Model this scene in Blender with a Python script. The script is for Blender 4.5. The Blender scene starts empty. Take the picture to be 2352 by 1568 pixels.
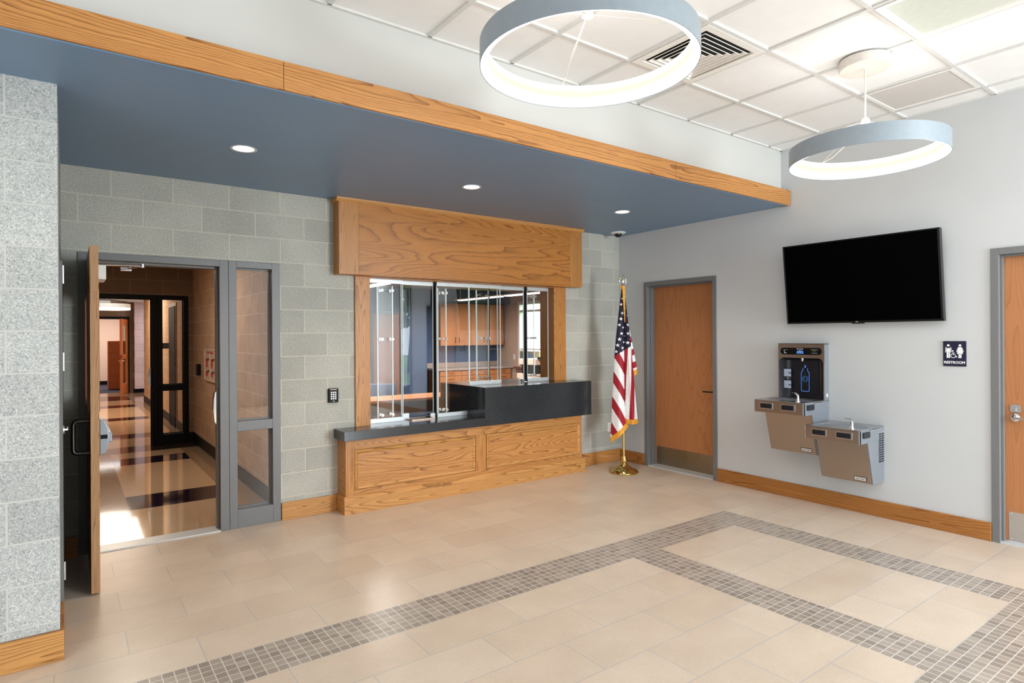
import bpy, bmesh, math, random
from mathutils import Vector, Matrix
random.seed(7)
PI = math.pi
scn = bpy.context.scene
COL = scn.collection

# ------------------------------------------------------------------ node helpers
def srgb(c, g=1.0):
    def f(x):
        x = x / 255.0
        return (x / 12.92 if x <= 0.04045 else ((x + 0.055) / 1.055) ** 2.4) * g
    return (f(c[0]), f(c[1]), f(c[2]), 1.0)

class NT:
    def __init__(s, name):
        s.m = bpy.data.materials.new(name); s.m.use_nodes = True
        s.t = s.m.node_tree; s.t.nodes.clear()
        s.out = s.n('ShaderNodeOutputMaterial')
    def n(s, typ, **kw):
        nd = s.t.nodes.new(typ)
        for k, v in kw.items(): setattr(nd, k, v)
        return nd
    def lk(s, a, b): s.t.links.new(a, b)
    def set(s, sock, v):
        if hasattr(v, 'is_output') or isinstance(v, bpy.types.NodeSocket): s.lk(v, sock)
        else: sock.default_value = v
    def math(s, op, a, b=0.0, c=0.0):
        nd = s.n('ShaderNodeMath', operation=op)
        s.set(nd.inputs[0], a); s.set(nd.inputs[1], b); s.set(nd.inputs[2], c)
        return nd.outputs[0]
    def pos(s):
        g = s.n('ShaderNodeNewGeometry'); x = s.n('ShaderNodeSeparateXYZ'); s.lk(g.outputs['Position'], x.inputs[0])
        return x.outputs[0], x.outputs[1], x.outputs[2]
    def vec(s, x, y, z=0.0):
        c = s.n('ShaderNodeCombineXYZ'); s.set(c.inputs[0], x); s.set(c.inputs[1], y); s.set(c.inputs[2], z); return c.outputs[0]
    def noise(s, v, scale, detail=2.0, rough=0.5, dist=0.0):
        nd = s.n('ShaderNodeTexNoise'); s.lk(v, nd.inputs['Vector'])
        nd.inputs['Scale'].default_value = scale; nd.inputs['Detail'].default_value = detail
        nd.inputs['Roughness'].default_value = rough; nd.inputs['Distortion'].default_value = dist
        return nd.outputs['Fac']
    def ramp(s, fac, stops, interp='LINEAR'):
        nd = s.n('ShaderNodeValToRGB'); nd.color_ramp.interpolation = interp
        e = nd.color_ramp.elements
        while len(e) > 1: e.remove(e[-1])
        e[0].position, e[0].color = stops[0]
        for p, c in stops[1:]:
            q = e.new(p); q.color = c
        s.lk(fac, nd.inputs[0]); return nd.outputs['Color']
    def mix(s, fac, a, b, mode='MIX'):
        nd = s.n('ShaderNodeMix', data_type='RGBA', blend_type=mode)
        s.set(nd.inputs[0], fac); s.set(nd.inputs[6], a); s.set(nd.inputs[7], b)
        return nd.outputs[2]
    def bump(s, h, strength=0.3, dist=0.002):
        nd = s.n('ShaderNodeBump'); nd.inputs['Strength'].default_value = strength; nd.inputs['Distance'].default_value = dist
        s.lk(h, nd.inputs['Height']); return nd.outputs[0]
    def bsdf(s, col, rough=0.5, metal=0.0, normal=None, spec=0.5, **kw):
        b = s.n('ShaderNodeBsdfPrincipled')
        s.set(b.inputs['Base Color'], col); s.set(b.inputs['Roughness'], rough); s.set(b.inputs['Metallic'], metal)
        b.inputs['Specular IOR Level'].default_value = spec
        if normal is not None: s.lk(normal, b.inputs['Normal'])
        for k, v in kw.items(): s.set(b.inputs[k.replace('_', ' ')], v)
        s.lk(b.outputs[0], s.out.inputs[0]); return b

MATS = {}
def plain(name, rgb, rough=0.5, metal=0.0, spec=0.5, var=0.03, scale=30.0):
    if name in MATS: return MATS[name]
    t = NT(name); g = t.n('ShaderNodeNewGeometry')
    f = t.noise(g.outputs['Position'], scale, 2.0)
    c = srgb(rgb)
    lo = tuple(x * (1 - var) for x in c[:3]) + (1,); hi = tuple(min(1, x * (1 + var)) for x in c[:3]) + (1,)
    t.bsdf(t.ramp(f, [(0.3, lo), (0.7, hi)]), rough, metal, spec=spec)
    MATS[name] = t.m; return t.m
def emis(name, rgb, strength):
    if name in MATS: return MATS[name]
    t = NT(name); e = t.n('ShaderNodeEmission'); e.inputs[0].default_value = srgb(rgb); e.inputs[1].default_value = strength
    t.lk(e.outputs[0], t.out.inputs[0]); MATS[name] = t.m; return t.m
def wood(name, light, dark, along='x', across=5.0, rings=22.0, seed=0.0, contrast=1.0, rough=0.38):
    """open grained oak: contour lines of a stretched noise field plus fine pores"""
    if name in MATS: return MATS[name]
    t = NT(name); x, y, z = t.pos()
    a, b, c = {'x': (x, z, y), 'y': (y, z, x), 'z': (z, x, y)}[along]
    if along == 'z': b = t.math('ADD', x, y)
    # break the pattern from board to board
    u = t.math('MULTIPLY', a, 0.42); v = t.math('MULTIPLY', b, across)
    vec = t.vec(u, v, t.math('ADD', t.math('MULTIPLY', c, 2.0), seed))
    f = t.math('ADD', t.noise(vec, 1.0, 1.0, 0.4, 0.15), t.math('MULTIPLY', t.noise(t.vec(t.math('MULTIPLY', a, 5.0), t.math('MULTIPLY', b, 22.0), seed), 1.0, 2.0), 0.03))
    w = t.math('FRACT', t.math('MULTIPLY', f, rings * 1.45))
    w = t.math('POWER', w, 4.0)
    fine = t.noise(t.vec(t.math('MULTIPLY', a, 9.0), t.math('MULTIPLY', b, 330.0), t.math('MULTIPLY', c, 330.0)), 1.0, 2.0, 0.6)
    fine = t.math('SMOOTH_MAX', t.math('SUBTRACT', fine, 0.5), 0.0, 0.02)
    big = t.noise(t.vec(t.math('MULTIPLY', a, 0.7), t.math('MULTIPLY', b, 2.5), t.math('MULTIPLY', c, 2.5)), 1.0, 1.0)
    amt = t.math('ADD', t.math('MULTIPLY', w, 0.85 * contrast), t.math('MULTIPLY', fine, 1.6 * contrast))
    col = t.mix(amt, srgb(light), srgb(dark))
    col = t.mix(t.math('MULTIPLY', big, 0.35), col, srgb(dark), 'MIX')
    t.bsdf(col, rough, normal=t.bump(t.math('SUBTRACT', 1.0, amt), 0.08, 0.001), spec=0.4)
    MATS[name] = t.m; return t.m
def block(name, axis, u0, base, mortar, tint=0.12, spk=1.0, flat=False):
    """ground faced concrete block, 16 x 8 inch running bond"""
    t = NT(name); x, y, z = t.pos()
    u = {'x': x, 'y': y}[axis]
    uu = t.math('SUBTRACT', u, u0); vv = t.math('ADD', z, 0.0111)
    br = t.n('ShaderNodeTexBrick'); br.offset = 0.5; br.squash = 1.0
    t.lk(t.vec(t.math('ADD', uu, 40 * 0.4064), vv), br.inputs['Vector'])
    br.inputs['Scale'].default_value = 1.0; br.inputs['Brick Width'].default_value = 0.4064; br.inputs['Row Height'].default_value = 0.2032
    br.inputs['Mortar Size'].default_value = 0.0045; br.inputs['Mortar Smooth'].default_value = 0.25; br.inputs['Bias'].default_value = 0.0
    c = srgb(base)
    br.inputs['Color1'].default_value = tuple(k * (1 - tint) for k in c[:3]) + (1,)
    br.inputs['Color2'].default_value = tuple(min(1, k * (1 + tint)) for k in c[:3]) + (1,)
    br.inputs['Mortar'].default_value = srgb(mortar)
    g = t.n('ShaderNodeNewGeometry')
    p = g.outputs['Position']
    col = br.outputs['Color']
    if not flat:
        n1 = t.noise(p, 130.0, 3.0, 0.75)
        dark = t.ramp(n1, [(0.32, (0.42, 0.44, 0.47, 1)), (0.45, (0.94, 0.96, 0.96, 1)), (0.56, (1.02, 1.02, 1.01, 1)), (0.68, (1.5, 1.5, 1.48, 1))])
        vo = t.n('ShaderNodeTexVoronoi'); t.lk(p, vo.inputs['Vector']); vo.inputs['Scale'].default_value = 170.0
        sp = t.ramp(vo.outputs['Distance'], [(0.14, (2.2, 2.2, 2.2, 1)), (0.27, (1, 1, 1, 1))])
        big = t.ramp(t.noise(p, 2.3, 2.0), [(0.3, (0.9, 0.9, 0.9, 1)), (0.7, (1.06, 1.06, 1.05, 1))])
        rough_col = t.mix(1.0, t.mix(spk, (1, 1, 1, 1), dark, 'MIX'), t.mix(spk * 0.6, (1, 1, 1, 1), sp), 'MULTIPLY')
        rough_col = t.mix(1.0, rough_col, big, 'MULTIPLY')
        full = t.mix(1.0, col, rough_col, 'MULTIPLY')
        col = t.mix(br.outputs['Fac'], full, srgb(mortar))
        h = t.math('ADD', t.math('MULTIPLY', t.math('SUBTRACT', 1.0, br.outputs['Fac']), 1.0), t.math('MULTIPLY', n1, 0.35))
    else:
        big = t.ramp(t.noise(p, 5.0, 3.0), [(0.3, (0.88, 0.88, 0.88, 1)), (0.7, (1.07, 1.07, 1.07, 1))])
        col = t.mix(1.0, col, big, 'MULTIPLY')
        h = t.math('SUBTRACT', 1.0, br.outputs['Fac'])
    t.bsdf(col, 0.75, normal=t.bump(h, 0.55, 0.004), spec=0.25)
    return t.m

C8 = 0.2032
BX = -5.59
M = {}
M['white'] = plain('painted_drywall', (203, 206, 208), 0.6, spec=0.3, var=0.01, scale=3)
M['bulk'] = plain('bulkhead_paint', (200, 200, 197), 0.6, spec=0.3, var=0.01, scale=3)
M['soffit'] = plain('slate_blue_paint', (117, 143, 171), 0.42, spec=0.4, var=0.02, scale=2)
M['reveal'] = plain('blue_reveal', (120, 178, 232), 0.5)
M['frame'] = plain('grey_door_frame_paint', (116, 117, 118), 0.42, var=0.02)
M['frame_dark'] = plain('dark_door_frame_paint', (9, 9, 12), 0.5, spec=0.15, var=0.02)
M['granite'] = None
M['oak'] = wood('oak_running_along_the_wall', (204, 145, 82), (118, 68, 28), 'x', 5.0, 22)
M['oak_y'] = wood('oak_running_along_the_side_wall', (186, 124, 62), (118, 70, 28), 'y', 5.0, 20, 3.0)
M['oak_z'] = wood('oak_upright', (202, 142, 78), (124, 74, 32), 'z', 7.0, 20, 5.0)
M['oak_pale'] = wood('oak_plinth', (212, 156, 92), (126, 80, 38), 'x', 7.0, 16, 9.0)
M['oak_edge'] = wood('oak_door_edge', (204, 160, 116), (118, 78, 48), 'z', 22.0, 16, 2.0)
M['veneer'] = wood('plain_sliced_door_veneer', (190, 128, 82), (150, 94, 54), 'z', 4.0, 12, 7.0, 0.55, 0.45)
M['red_wood'] = wood('reddish_glazing_bead', (150, 92, 62), (100, 55, 35), 'z', 20.0, 8, 1.0)
M['maple'] = plain('honey_laminate', (196, 128, 76), 0.4, var=0.05, scale=4)
M['maple_dark'] = plain('cabinet_side_laminate', (120, 66, 30), 0.4, var=0.05, scale=4)
M['desktop'] = plain('desk_laminate', (226, 156, 108), 0.35, var=0.03)
M['desk_panel'] = plain('desk_modesty_panel', (74, 54, 44), 0.5)
M['steel'] = plain('brushed_stainless', (196, 196, 198), 0.3, 1.0)
M['bronze_steel'] = plain('brushed_bronze_toned_steel', (176, 163, 152), 0.3, 1.0, var=0.02, scale=200)
M['side_steel'] = plain('galvanised_side_panel', (152, 158, 166), 0.42, 0.6)
M['chrome'] = plain('chrome', (228, 228, 230), 0.08, 1.0)
M['nickel'] = plain('satin_nickel', (66, 64, 62), 0.35, 1.0)
M['alu'] = plain('satin_aluminium', (214, 220, 222), 0.35, 0.35)
M['brass'] = plain('polished_brass', (214, 184, 110), 0.16, 1.0)
M['kick'] = plain('kick_plate_steel', (150, 144, 132), 0.32, 1.0, var=0.1, scale=4)
M['kick2'] = plain('brushed_kick_plate', (186, 178, 170), 0.5, 0.6)
M['black'] = plain('black_plastic', (9, 9, 11), 0.5, spec=0.2)
M['screen'] = plain('dark_glass_screen', (2, 2, 2), 0.5, spec=0.02)
M['bezel'] = plain('black_bezel', (12, 13, 18), 0.25)
M['dkblue'] = plain('dark_blue_plastic', (18, 24, 34), 0.28)
M['navy'] = plain('navy_sign', (8, 12, 48), 0.5)
M['text'] = plain('white_print', (240, 242, 245), 0.5)
M['rubber'] = plain('black_rubber_base', (9, 9, 12), 0.5, spec=0.2)
M['act'] = plain('ceiling_tile', (238, 238, 238), 0.85, spec=0.1, var=0.015, scale=9)
M['grid'] = plain('ceiling_grid', (214, 214, 212), 0.6, spec=0.2)
M['gridshadow'] = plain('painted_end_shadow', (90, 88, 86), 0.7)
M['void'] = plain('dark_duct', (34, 32, 32), 0.8)
M['vent'] = plain('white_vent_metal', (236, 234, 230), 0.4)
M['lampshell'] = plain('silver_grey_shell', (142, 153, 162), 0.4, 0.1)
M['canopy'] = plain('canopy_enamel', (214, 208, 200), 0.4)
M['ring'] = emis('ring_diffuser', (255, 252, 246), 3.2)
M['ringmid'] = emis('ring_inner_band', (255, 240, 222), 1.15)
M['can'] = emis('downlight_lens', (255, 246, 232), 9.0)
M['troffer'] = emis('office_lens', (255, 246, 236), 5.0)
M['hallglow'] = emis('corridor_lens', (255, 244, 230), 6.0)
M['plate'] = plain('white_cover_plate', (232, 232, 230), 0.4)
M['blue_office'] = plain('office_blue_paint', (66, 90, 128), 0.55)
M['beige_office'] = plain('office_beige_paint', (196, 168, 148), 0.6)
M['ctop'] = plain('office_countertop', (178, 162, 156), 0.4)
M['carpet'] = plain('dark_blue_carpet', (44, 48, 70), 0.9, var=0.15, scale=80)
M['seat'] = plain('blue_grey_fabric', (88, 94, 124), 0.9)
M['pink'] = plain('room_wall_beyond', (222, 196, 178), 0.6)
M['red'] = plain('red_plastic', (190, 30, 34), 0.4)
M['flag_red'] = plain('flag_red', (158, 22, 40), 0.7)
M['flag_white'] = plain('flag_white', (236, 236, 238), 0.7)
M['flag_navy'] = plain('flag_navy', (18, 20, 48), 0.7)
M['gold'] = plain('gold_fringe', (226, 160, 50), 0.6, var=0.25, scale=160)
M['grass'] = plain('mown_grass', (110, 150, 60), 0.9, var=0.3, scale=3)
M['leaf'] = plain('tree_foliage', (70, 105, 45), 0.8, var=0.5, scale=4)
M['bark'] = plain('tree_bark', (80, 62, 48), 0.9)
M['paving'] = plain('pale_paving', (190, 188, 184), 0.8)
M['printer'] = plain('copier_casing', (226, 200, 186), 0.5)
M['bottleblue'] = emis('blue_icon', (96, 150, 235), 0.9)
M['sticker'] = plain('pale_sticker', (178, 190, 215), 0.5)
M['green_print'] = emis('green_print', (110, 150, 60), 0.5)

def m_granite():
    t = NT('charcoal_quartz'); g = t.n('ShaderNodeNewGeometry')
    f = t.noise(g.outputs['Position'], 260.0, 2.0, 0.7)
    c = t.ramp(f, [(0.3, srgb((30, 33, 36))), (0.62, srgb((48, 52, 56))), (0.74, srgb((88, 92, 98)))])
    t.bsdf(c, 0.14, spec=0.5); return t.m
M['granite'] = m_granite()

def m_glass(name, tint, alpha, rough=0.0):
    t = NT(name); tr = t.n('ShaderNodeBsdfTransparent'); tr.inputs[0].default_value = tint
    gl = t.n('ShaderNodeBsdfGlossy'); gl.inputs['Roughness'].default_value = rough; gl.inputs[0].default_value = (1, 1, 1, 1)
    g = t.n('ShaderNodeNewGeometry'); dp = t.n('ShaderNodeVectorMath', operation='DOT_PRODUCT')
    t.lk(g.outputs['Normal'], dp.inputs[0]); t.lk(g.outputs['Incoming'], dp.inputs[1])
    cs = t.math('SUBTRACT', 1.0, t.math('ABSOLUTE', dp.outputs['Value']))
    f = t.math('MULTIPLY', t.math('ADD', 0.042, t.math('MULTIPLY', t.math('POWER', cs, 5.0), 0.95)), alpha)
    mx = t.n('ShaderNodeMixShader'); t.lk(f, mx.inputs[0]); t.lk(tr.outputs[0], mx.inputs[1]); t.lk(gl.outputs[0], mx.inputs[2])
    t.lk(mx.outputs[0], t.out.inputs[0]); return t.m
M['glass'] = m_glass('clear_glass', (0.985, 0.993, 0.99, 1), 1.0)
def m_edge():
    t = NT('glowing_glass_edge'); tr = t.n('ShaderNodeBsdfTransparent'); tr.inputs[0].default_value = (0.9, 0.95, 0.94, 1)
    b = t.n('ShaderNodeBsdfPrincipled'); b.inputs['Base Color'].default_value = (0.85, 0.9, 0.9, 1); b.inputs['Roughness'].default_value = 0.15
    b.inputs['Emission Color'].default_value = (0.9, 0.95, 0.95, 1); b.inputs['Emission Strength'].default_value = 0.12  # faint glow added so the edges look as if catching light
    mx = t.n('ShaderNodeMixShader'); mx.inputs[0].default_value = 0.72
    t.lk(tr.outputs[0], mx.inputs[1]); t.lk(b.outputs[0], mx.inputs[2]); t.lk(mx.outputs[0], t.out.inputs[0]); return t.m
M['edge'] = m_edge()

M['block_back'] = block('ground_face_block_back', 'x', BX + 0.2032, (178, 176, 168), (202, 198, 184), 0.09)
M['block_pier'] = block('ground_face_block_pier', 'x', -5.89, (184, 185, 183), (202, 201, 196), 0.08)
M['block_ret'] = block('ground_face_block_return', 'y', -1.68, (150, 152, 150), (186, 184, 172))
M['block_hall_y'] = block('tan_block_along_hall', 'y', 0.25, (190, 156, 126), (214, 188, 162), 0.06, flat=True)
M['block_hall_x'] = block('brown_block_across_hall', 'x', -4.11, (120, 96, 74), (146, 124, 100), 0.06, 0.6)

def m_floor():
    t = NT('porcelain_tile_with_mosaic_bands'); x, y, z = t.pos()
    P = 0.3035; Y0 = 0.0105
    py = t.math('MULTIPLY', t.math('ADD', y, Y0), -1.0)          # grows away from the counter wall
    flip = t.math('MULTIPLY', t.math('GREATER_THAN', py, 7.5 * P), 0.3)
    px = t.math('ADD', t.math('ADD', x, 5.112 + 12.0 - 0.0), flip)
    def brick(vx, vy, w, h, off, c1, c2, mo, ms, bias=0.0):
        b = t.n('ShaderNodeTexBrick'); b.offset = off; b.squash = 1.0
        t.lk(t.vec(vx, vy), b.inputs['Vector'])
        b.inputs['Scale'].default_value = 1.0; b.inputs['Brick Width'].default_value = w; b.inputs['Row Height'].default_value = h
        b.inputs['Mortar Size'].default_value = ms; b.inputs['Mortar Smooth'].default_value = 0.1; b.inputs['Bias'].default_value = bias
        b.inputs['Color1'].default_value = c1; b.inputs['Color2'].default_value = c2; b.inputs['Mortar'].default_value = mo
        return b
    # even rows carry joints at -5.112
    big = brick(t.math('ADD', px, 0.3), t.math('ADD', py, 10 * P), 0.6, P, 0.5, srgb((202, 184, 165)), srgb((210, 194, 176)), srgb((180, 176, 171)), 0.0032)
    mo = brick(t.math('ADD', x, 0.909 + 0.05055 * 300), t.math('ADD', py, P * 10), 0.05055, P / 6, 0.0, srgb((168, 156, 143)), srgb((138, 127, 117)), srgb((204, 198, 190)), 0.0026)
    g = t.n('ShaderNodeNewGeometry'); p = g.outputs['Position']
    def between(v, a, b): return t.math('MULTIPLY', t.math('GREATER_THAN', v, a), t.math('LESS_THAN', v, b))
    inx = t.math('LESS_THAN', x, -0.909)
    b1 = t.math('MULTIPLY', between(py, 7 * P, 8 * P), inx)
    b2 = t.math('MULTIPLY', between(py, 14 * P, 15 * P + P * 0.0), inx)
    iny = between(py, 7 * P, 15 * P)
    b3 = t.math('MULTIPLY', between(x, -0.909 - 6 * 0.05055, -0.909), iny)
    b4 = t.math('MULTIPLY', between(x, -0.909 - 30 * 0.05055, -0.909 - 24.2 * 0.05055), iny)
    mask = t.math('MAXIMUM', t.math('MAXIMUM', b1, b2), t.math('MAXIMUM', b3, b4))
    cloud = t.ramp(t.noise(p, 3.2, 4.0, 0.6), [(0.3, (0.93, 0.92, 0.91, 1)), (0.7, (1.05, 1.05, 1.05, 1))])
    grain = t.ramp(t.noise(p, 60.0, 3.0, 0.7), [(0.3, (0.95, 0.95, 0.95, 1)), (0.7, (1.04, 1.04, 1.04, 1))])
    c = t.mix(mask, big.outputs['Color'], mo.outputs['Color'])
    c = t.mix(1.0, t.mix(1.0, c, cloud, 'MULTIPLY'), grain, 'MULTIPLY')
    fac = t.mix(mask, big.outputs['Fac'], mo.outputs['Fac'])
    h = t.math('SUBTRACT', 1.0, fac)
    t.bsdf(c, 0.30, normal=t.bump(h, 0.35, 0.0015), spec=0.5); return t.m
M['floor'] = m_floor()

def m_terrazzo():
    t = NT('polished_corridor_tile'); x, y, z = t.pos()
    g = t.n('ShaderNodeNewGeometry'); p = g.outputs['Position']
    def between(v, a, b): return t.math('MULTIPLY', t.math('GREATER_THAN', v, a), t.math('LESS_THAN', v, b))
    inner = between(x, -5.20, -4.36)
    m = None
    for a, b in ((1.15, 1.72), (3.5, 4.0), (5.85, 6.38), (8.4, 8.9), (11.0, 11.6), (12.9, 14.3)):
        q = between(y, a, b); m = q if m is None else t.math('MAXIMUM', m, q)
    stripe = t.math('MULTIPLY', m, inner)
    dotn = t.ramp(t.noise(p, 140.0, 3.0, 0.8), [(0.3, (0.82, 0.8, 0.78, 1)), (0.62, (1.02, 1.02, 1.02, 1)), (0.75, (1.25, 1.25, 1.25, 1))])
    base = t.mix(inner, srgb((160, 132, 104)), srgb((204, 174, 140)))
    frame = between(y, 4.45, 5.0)
    base = t.mix(frame, base, srgb((60, 44, 40)))
    c = t.mix(stripe, t.mix(1.0, base, dotn, 'MULTIPLY'), srgb((34, 20, 34)))
    wav = t.bump(t.noise(p, 5.0, 2.0), 0.12, 0.003)
    t.bsdf(c, 0.07, normal=wav, spec=0.75); return t.m
M['terrazzo'] = m_terrazzo()

# ------------------------------------------------------------------ mesh helpers
class MB:
    def __init__(s): s.v = []; s.f = []; s.mi = []; s.smooth = []
    def add(s, vs, fs, mi=0, smooth=False):
        o = len(s.v); s.v += [tuple(a) for a in vs]
        for f in fs: s.f.append([o + i for i in f]); s.mi.append(mi); s.smooth.append(smooth)
        return s
    def box(s, x0, x1, y0, y1, z0, z1, mi=0):
        x0, x1 = min(x0, x1), max(x0, x1); y0, y1 = min(y0, y1), max(y0, y1); z0, z1 = min(z0, z1), max(z0, z1)
        return s.add([(x0, y0, z0), (x1, y0, z0), (x1, y1, z0), (x0, y1, z0), (x0, y0, z1), (x1, y0, z1), (x1, y1, z1), (x0, y1, z1)],
                     [(0, 3, 2, 1), (4, 5, 6, 7), (0, 1, 5, 4), (1, 2, 6, 5), (2, 3, 7, 6), (3, 0, 4, 7)], mi)
    def quad(s, a, b, c, d, mi=0): return s.add([a, b, c, d], [(0, 1, 2, 3)], mi)
    def prism(s, poly, axis, a, b, mi=0):
        """poly in the two other axes (x:(y,z), y:(x,z), z:(x,y)) pushed from a to b"""
        n = len(poly)
        def P(p, t): return {'x': (t, p[0], p[1]), 'y': (p[0], t, p[1]), 'z': (p[0], p[1], t)}[axis]
        vs = [P(p, a) for p in poly] + [P(p, b) for p in poly]
        fs = [tuple(range(n))[::-1], tuple(range(n, 2 * n))] + [(i, (i + 1) % n, n + (i + 1) % n, n + i) for i in range(n)]
        return s.add(vs, fs, mi)
    def tube(s, pts, r, seg=10, mi=0, closed=False):
        pts = [Vector(p) for p in pts]; n = len(pts); rs = r if isinstance(r, (list, tuple)) else [r] * n
        vs = []; up = None
        for i, p in enumerate(pts):
            if closed: d = pts[(i + 1) % n] - pts[i - 1]
            else: d = pts[min(i + 1, n - 1)] - pts[max(i - 1, 0)]
            d.normalize()
            if up is None:
                up = Vector((0, 0, 1)) if abs(d.z) < 0.9 else Vector((1, 0, 0))
            a = d.cross(up)
            if a.length < 1e-6: a = d.orthogonal()
            a.normalize(); b = a.cross(d).normalized(); up = b
            for k in range(seg):
                t = 2 * PI * k / seg; vs.append(p + (a * math.cos(t) + b * math.sin(t)) * rs[i])
        fs = []
        for i in range(n if closed else n - 1):
            j = (i + 1) % n
            for k in range(seg): fs.append((i * seg + k, i * seg + (k + 1) % seg, j * seg + (k + 1) % seg, j * seg + k))
        if not closed: fs += [tuple(range(seg))[::-1], tuple(range((n - 1) * seg, n * seg))]
        return s.add(vs, fs, mi, True)
    def lathe(s, prof, c=(0, 0, 0), seg=40, mi=0, axis='z', caps=False):
        vs = []; n = len(prof)
        for r, h in prof:
            for k in range(seg):
                t = 2 * PI * k / seg; a, b = r * math.cos(t), r * math.sin(t)
                p = {'z': (a, b, h), 'y': (a, h, b), 'x': (h, a, b)}[axis]
                vs.append((c[0] + p[0], c[1] + p[1], c[2] + p[2]))
        fs = [(i * seg + k, i * seg + (k + 1) % seg, (i + 1) * seg + (k + 1) % seg, (i + 1) * seg + k) for i in range(n - 1) for k in range(seg)]
        if caps and prof[0][0] > 1e-5: fs.append(tuple(range(seg))[::-1])
        if caps and prof[-1][0] > 1e-5: fs.append(tuple(range((n - 1) * seg, n * seg)))
        return s.add(vs, fs, mi, True)
    def bridge(s, A, B, mi=0, smooth=False):
        n = len(A); return s.add(list(A) + list(B), [(i, (i + 1) % n, n + (i + 1) % n, n + i) for i in range(n)], mi, smooth)
    def build(s, name, mats, parent=None, bevel=0.0, solid=0.0, **props):
        if not isinstance(mats, (list, tuple)): mats = [mats]
        o0 = Vector((0, 0, 0)); q = parent
        while q is not None: o0 += Vector(q.location); q = q.parent
        me = bpy.data.meshes.new(name)
        me.from_pydata([tuple(Vector(v) - o0) for v in s.v], [], s.f)
        for m in mats: me.materials.append(m)
        for p, mi, sm in zip(me.polygons, s.mi, s.smooth): p.material_index = mi; p.use_smooth = sm
        bm = bmesh.new(); bm.from_mesh(me); bmesh.ops.recalc_face_normals(bm, faces=bm.faces); bm.to_mesh(me); bm.free()
        if any(s.smooth):
            try: me.set_sharp_from_angle(angle=math.radians(40))
            except Exception: pass
        ob = bpy.data.objects.new(name, me); COL.objects.link(ob); ob.parent = parent
        if solid:
            md = ob.modifiers.new('thick', 'SOLIDIFY'); md.thickness = solid; md.offset = 0
        if bevel:
            md = ob.modifiers.new('soft', 'BEVEL'); md.width = bevel; md.segments = 2; md.limit_method = 'ANGLE'; md.angle_limit = math.radians(50)
        for k, v in props.items(): ob[k] = v
        return ob
def thing(name, label, cat, loc=(0, 0, 0), group=None):
    o = bpy.data.objects.new(name, None); COL.objects.link(o); o.location = loc; o.empty_display_size = 0.1
    o['label'] = label; o['category'] = cat
    if group: o['group'] = group
    return o
def struct(name, loc=(0, 0, 0), label=None):
    o = bpy.data.objects.new(name, None); COL.objects.link(o); o.location = loc; o['kind'] = 'structure'
    return o
def S(ob, kind='structure'):
    ob['kind'] = kind; return ob
def tag(o, label, cat, group=None):
    o['label'] = label; o['category'] = cat
    if group: o['group'] = group
    return o
def copy_tree(o, parent=None):
    c = o.copy(); COL.objects.link(c); c.parent = parent
    for ch in list(o.children): copy_tree(ch, c)
    return c
def rrect(u0, u1, v0, v1, r, n=6):
    """rounded rectangle loop; r = (bl, br, tr, tl)"""
    if not isinstance(r, (tuple, list)): r = (r,) * 4
    pts = []
    for (cx, cy, a0, rr) in ((u0 + r[0], v0 + r[0], PI, r[0]), (u1 - r[1], v0 + r[1], 1.5 * PI, r[1]), (u1 - r[2], v1 - r[2], 0, r[2]), (u0 + r[3], v1 - r[3], 0.5 * PI, r[3])):
        for k in range(n + 1):
            a = a0 + 0.5 * PI * k / n; pts.append((cx + rr * math.cos(a), cy + rr * math.sin(a)))
    return pts
def text_mesh(txt, size, place, mat, name, parent, depth=0.0006, align='CENTER', bold=0.0):
    """place(u, v, w) -> world point; text laid out in the u/v plane"""
    cu = bpy.data.curves.new('t', 'FONT'); cu.body = txt; cu.size = size; cu.align_x = align; cu.align_y = 'CENTER'; cu.offset = bold
    ob = bpy.data.objects.new('t', cu); COL.objects.link(ob)
    dg = bpy.context.evaluated_depsgraph_get(); me = bpy.data.meshes.new_from_object(ob.evaluated_get(dg))
    mb = MB(); mb.add([place(v.co.x, v.co.y, depth) for v in me.vertices], [tuple(p.vertices) for p in me.polygons])
    bpy.data.objects.remove(ob); bpy.data.meshes.remove(me)
    return mb.build(name, mat, parent)

# ================================================================== CAMERA
FPX, CXP, CYP = 1393.2, 1176.0, 771.5
cam = bpy.data.cameras.new('camera'); co = bpy.data.objects.new('camera', cam); COL.objects.link(co)
cam.sensor_fit = 'HORIZONTAL'; cam.sensor_width = 36.0; cam.lens = FPX / 2352 * 36.0
cam.shift_y = -(784 - CYP) / 2352.0; cam.clip_start = 0.05; cam.clip_end = 200
yaw, roll = 0.6324, -0.0059
f = Vector((math.sin(yaw), math.cos(yaw), 0)); r0 = Vector((math.cos(yaw), -math.sin(yaw), 0)); u0 = Vector((0, 0, 1))
r1 = r0 * math.cos(roll) + u0 * math.sin(roll); u1 = u0 * math.cos(roll) - r0 * math.sin(roll)
co.matrix_world = Matrix(((r1.x, u1.x, -f.x, -5.654), (r1.y, u1.y, -f.y, -5.406), (r1.z, u1.z, -f.z, 1.5767), (0, 0, 0, 1)))
scn.camera = co

# ================================================================== SHELL OF THE LOBBY
SZ = 2.828; H = 3.3685; BY = -2.17; RX = -5.69; PY = -1.68; WL = -9.0; REAR = -9.2
S(MB().box(WL, 0.05, REAR, 0.06, -0.1, 0).build('floor', M['floor']))
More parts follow.
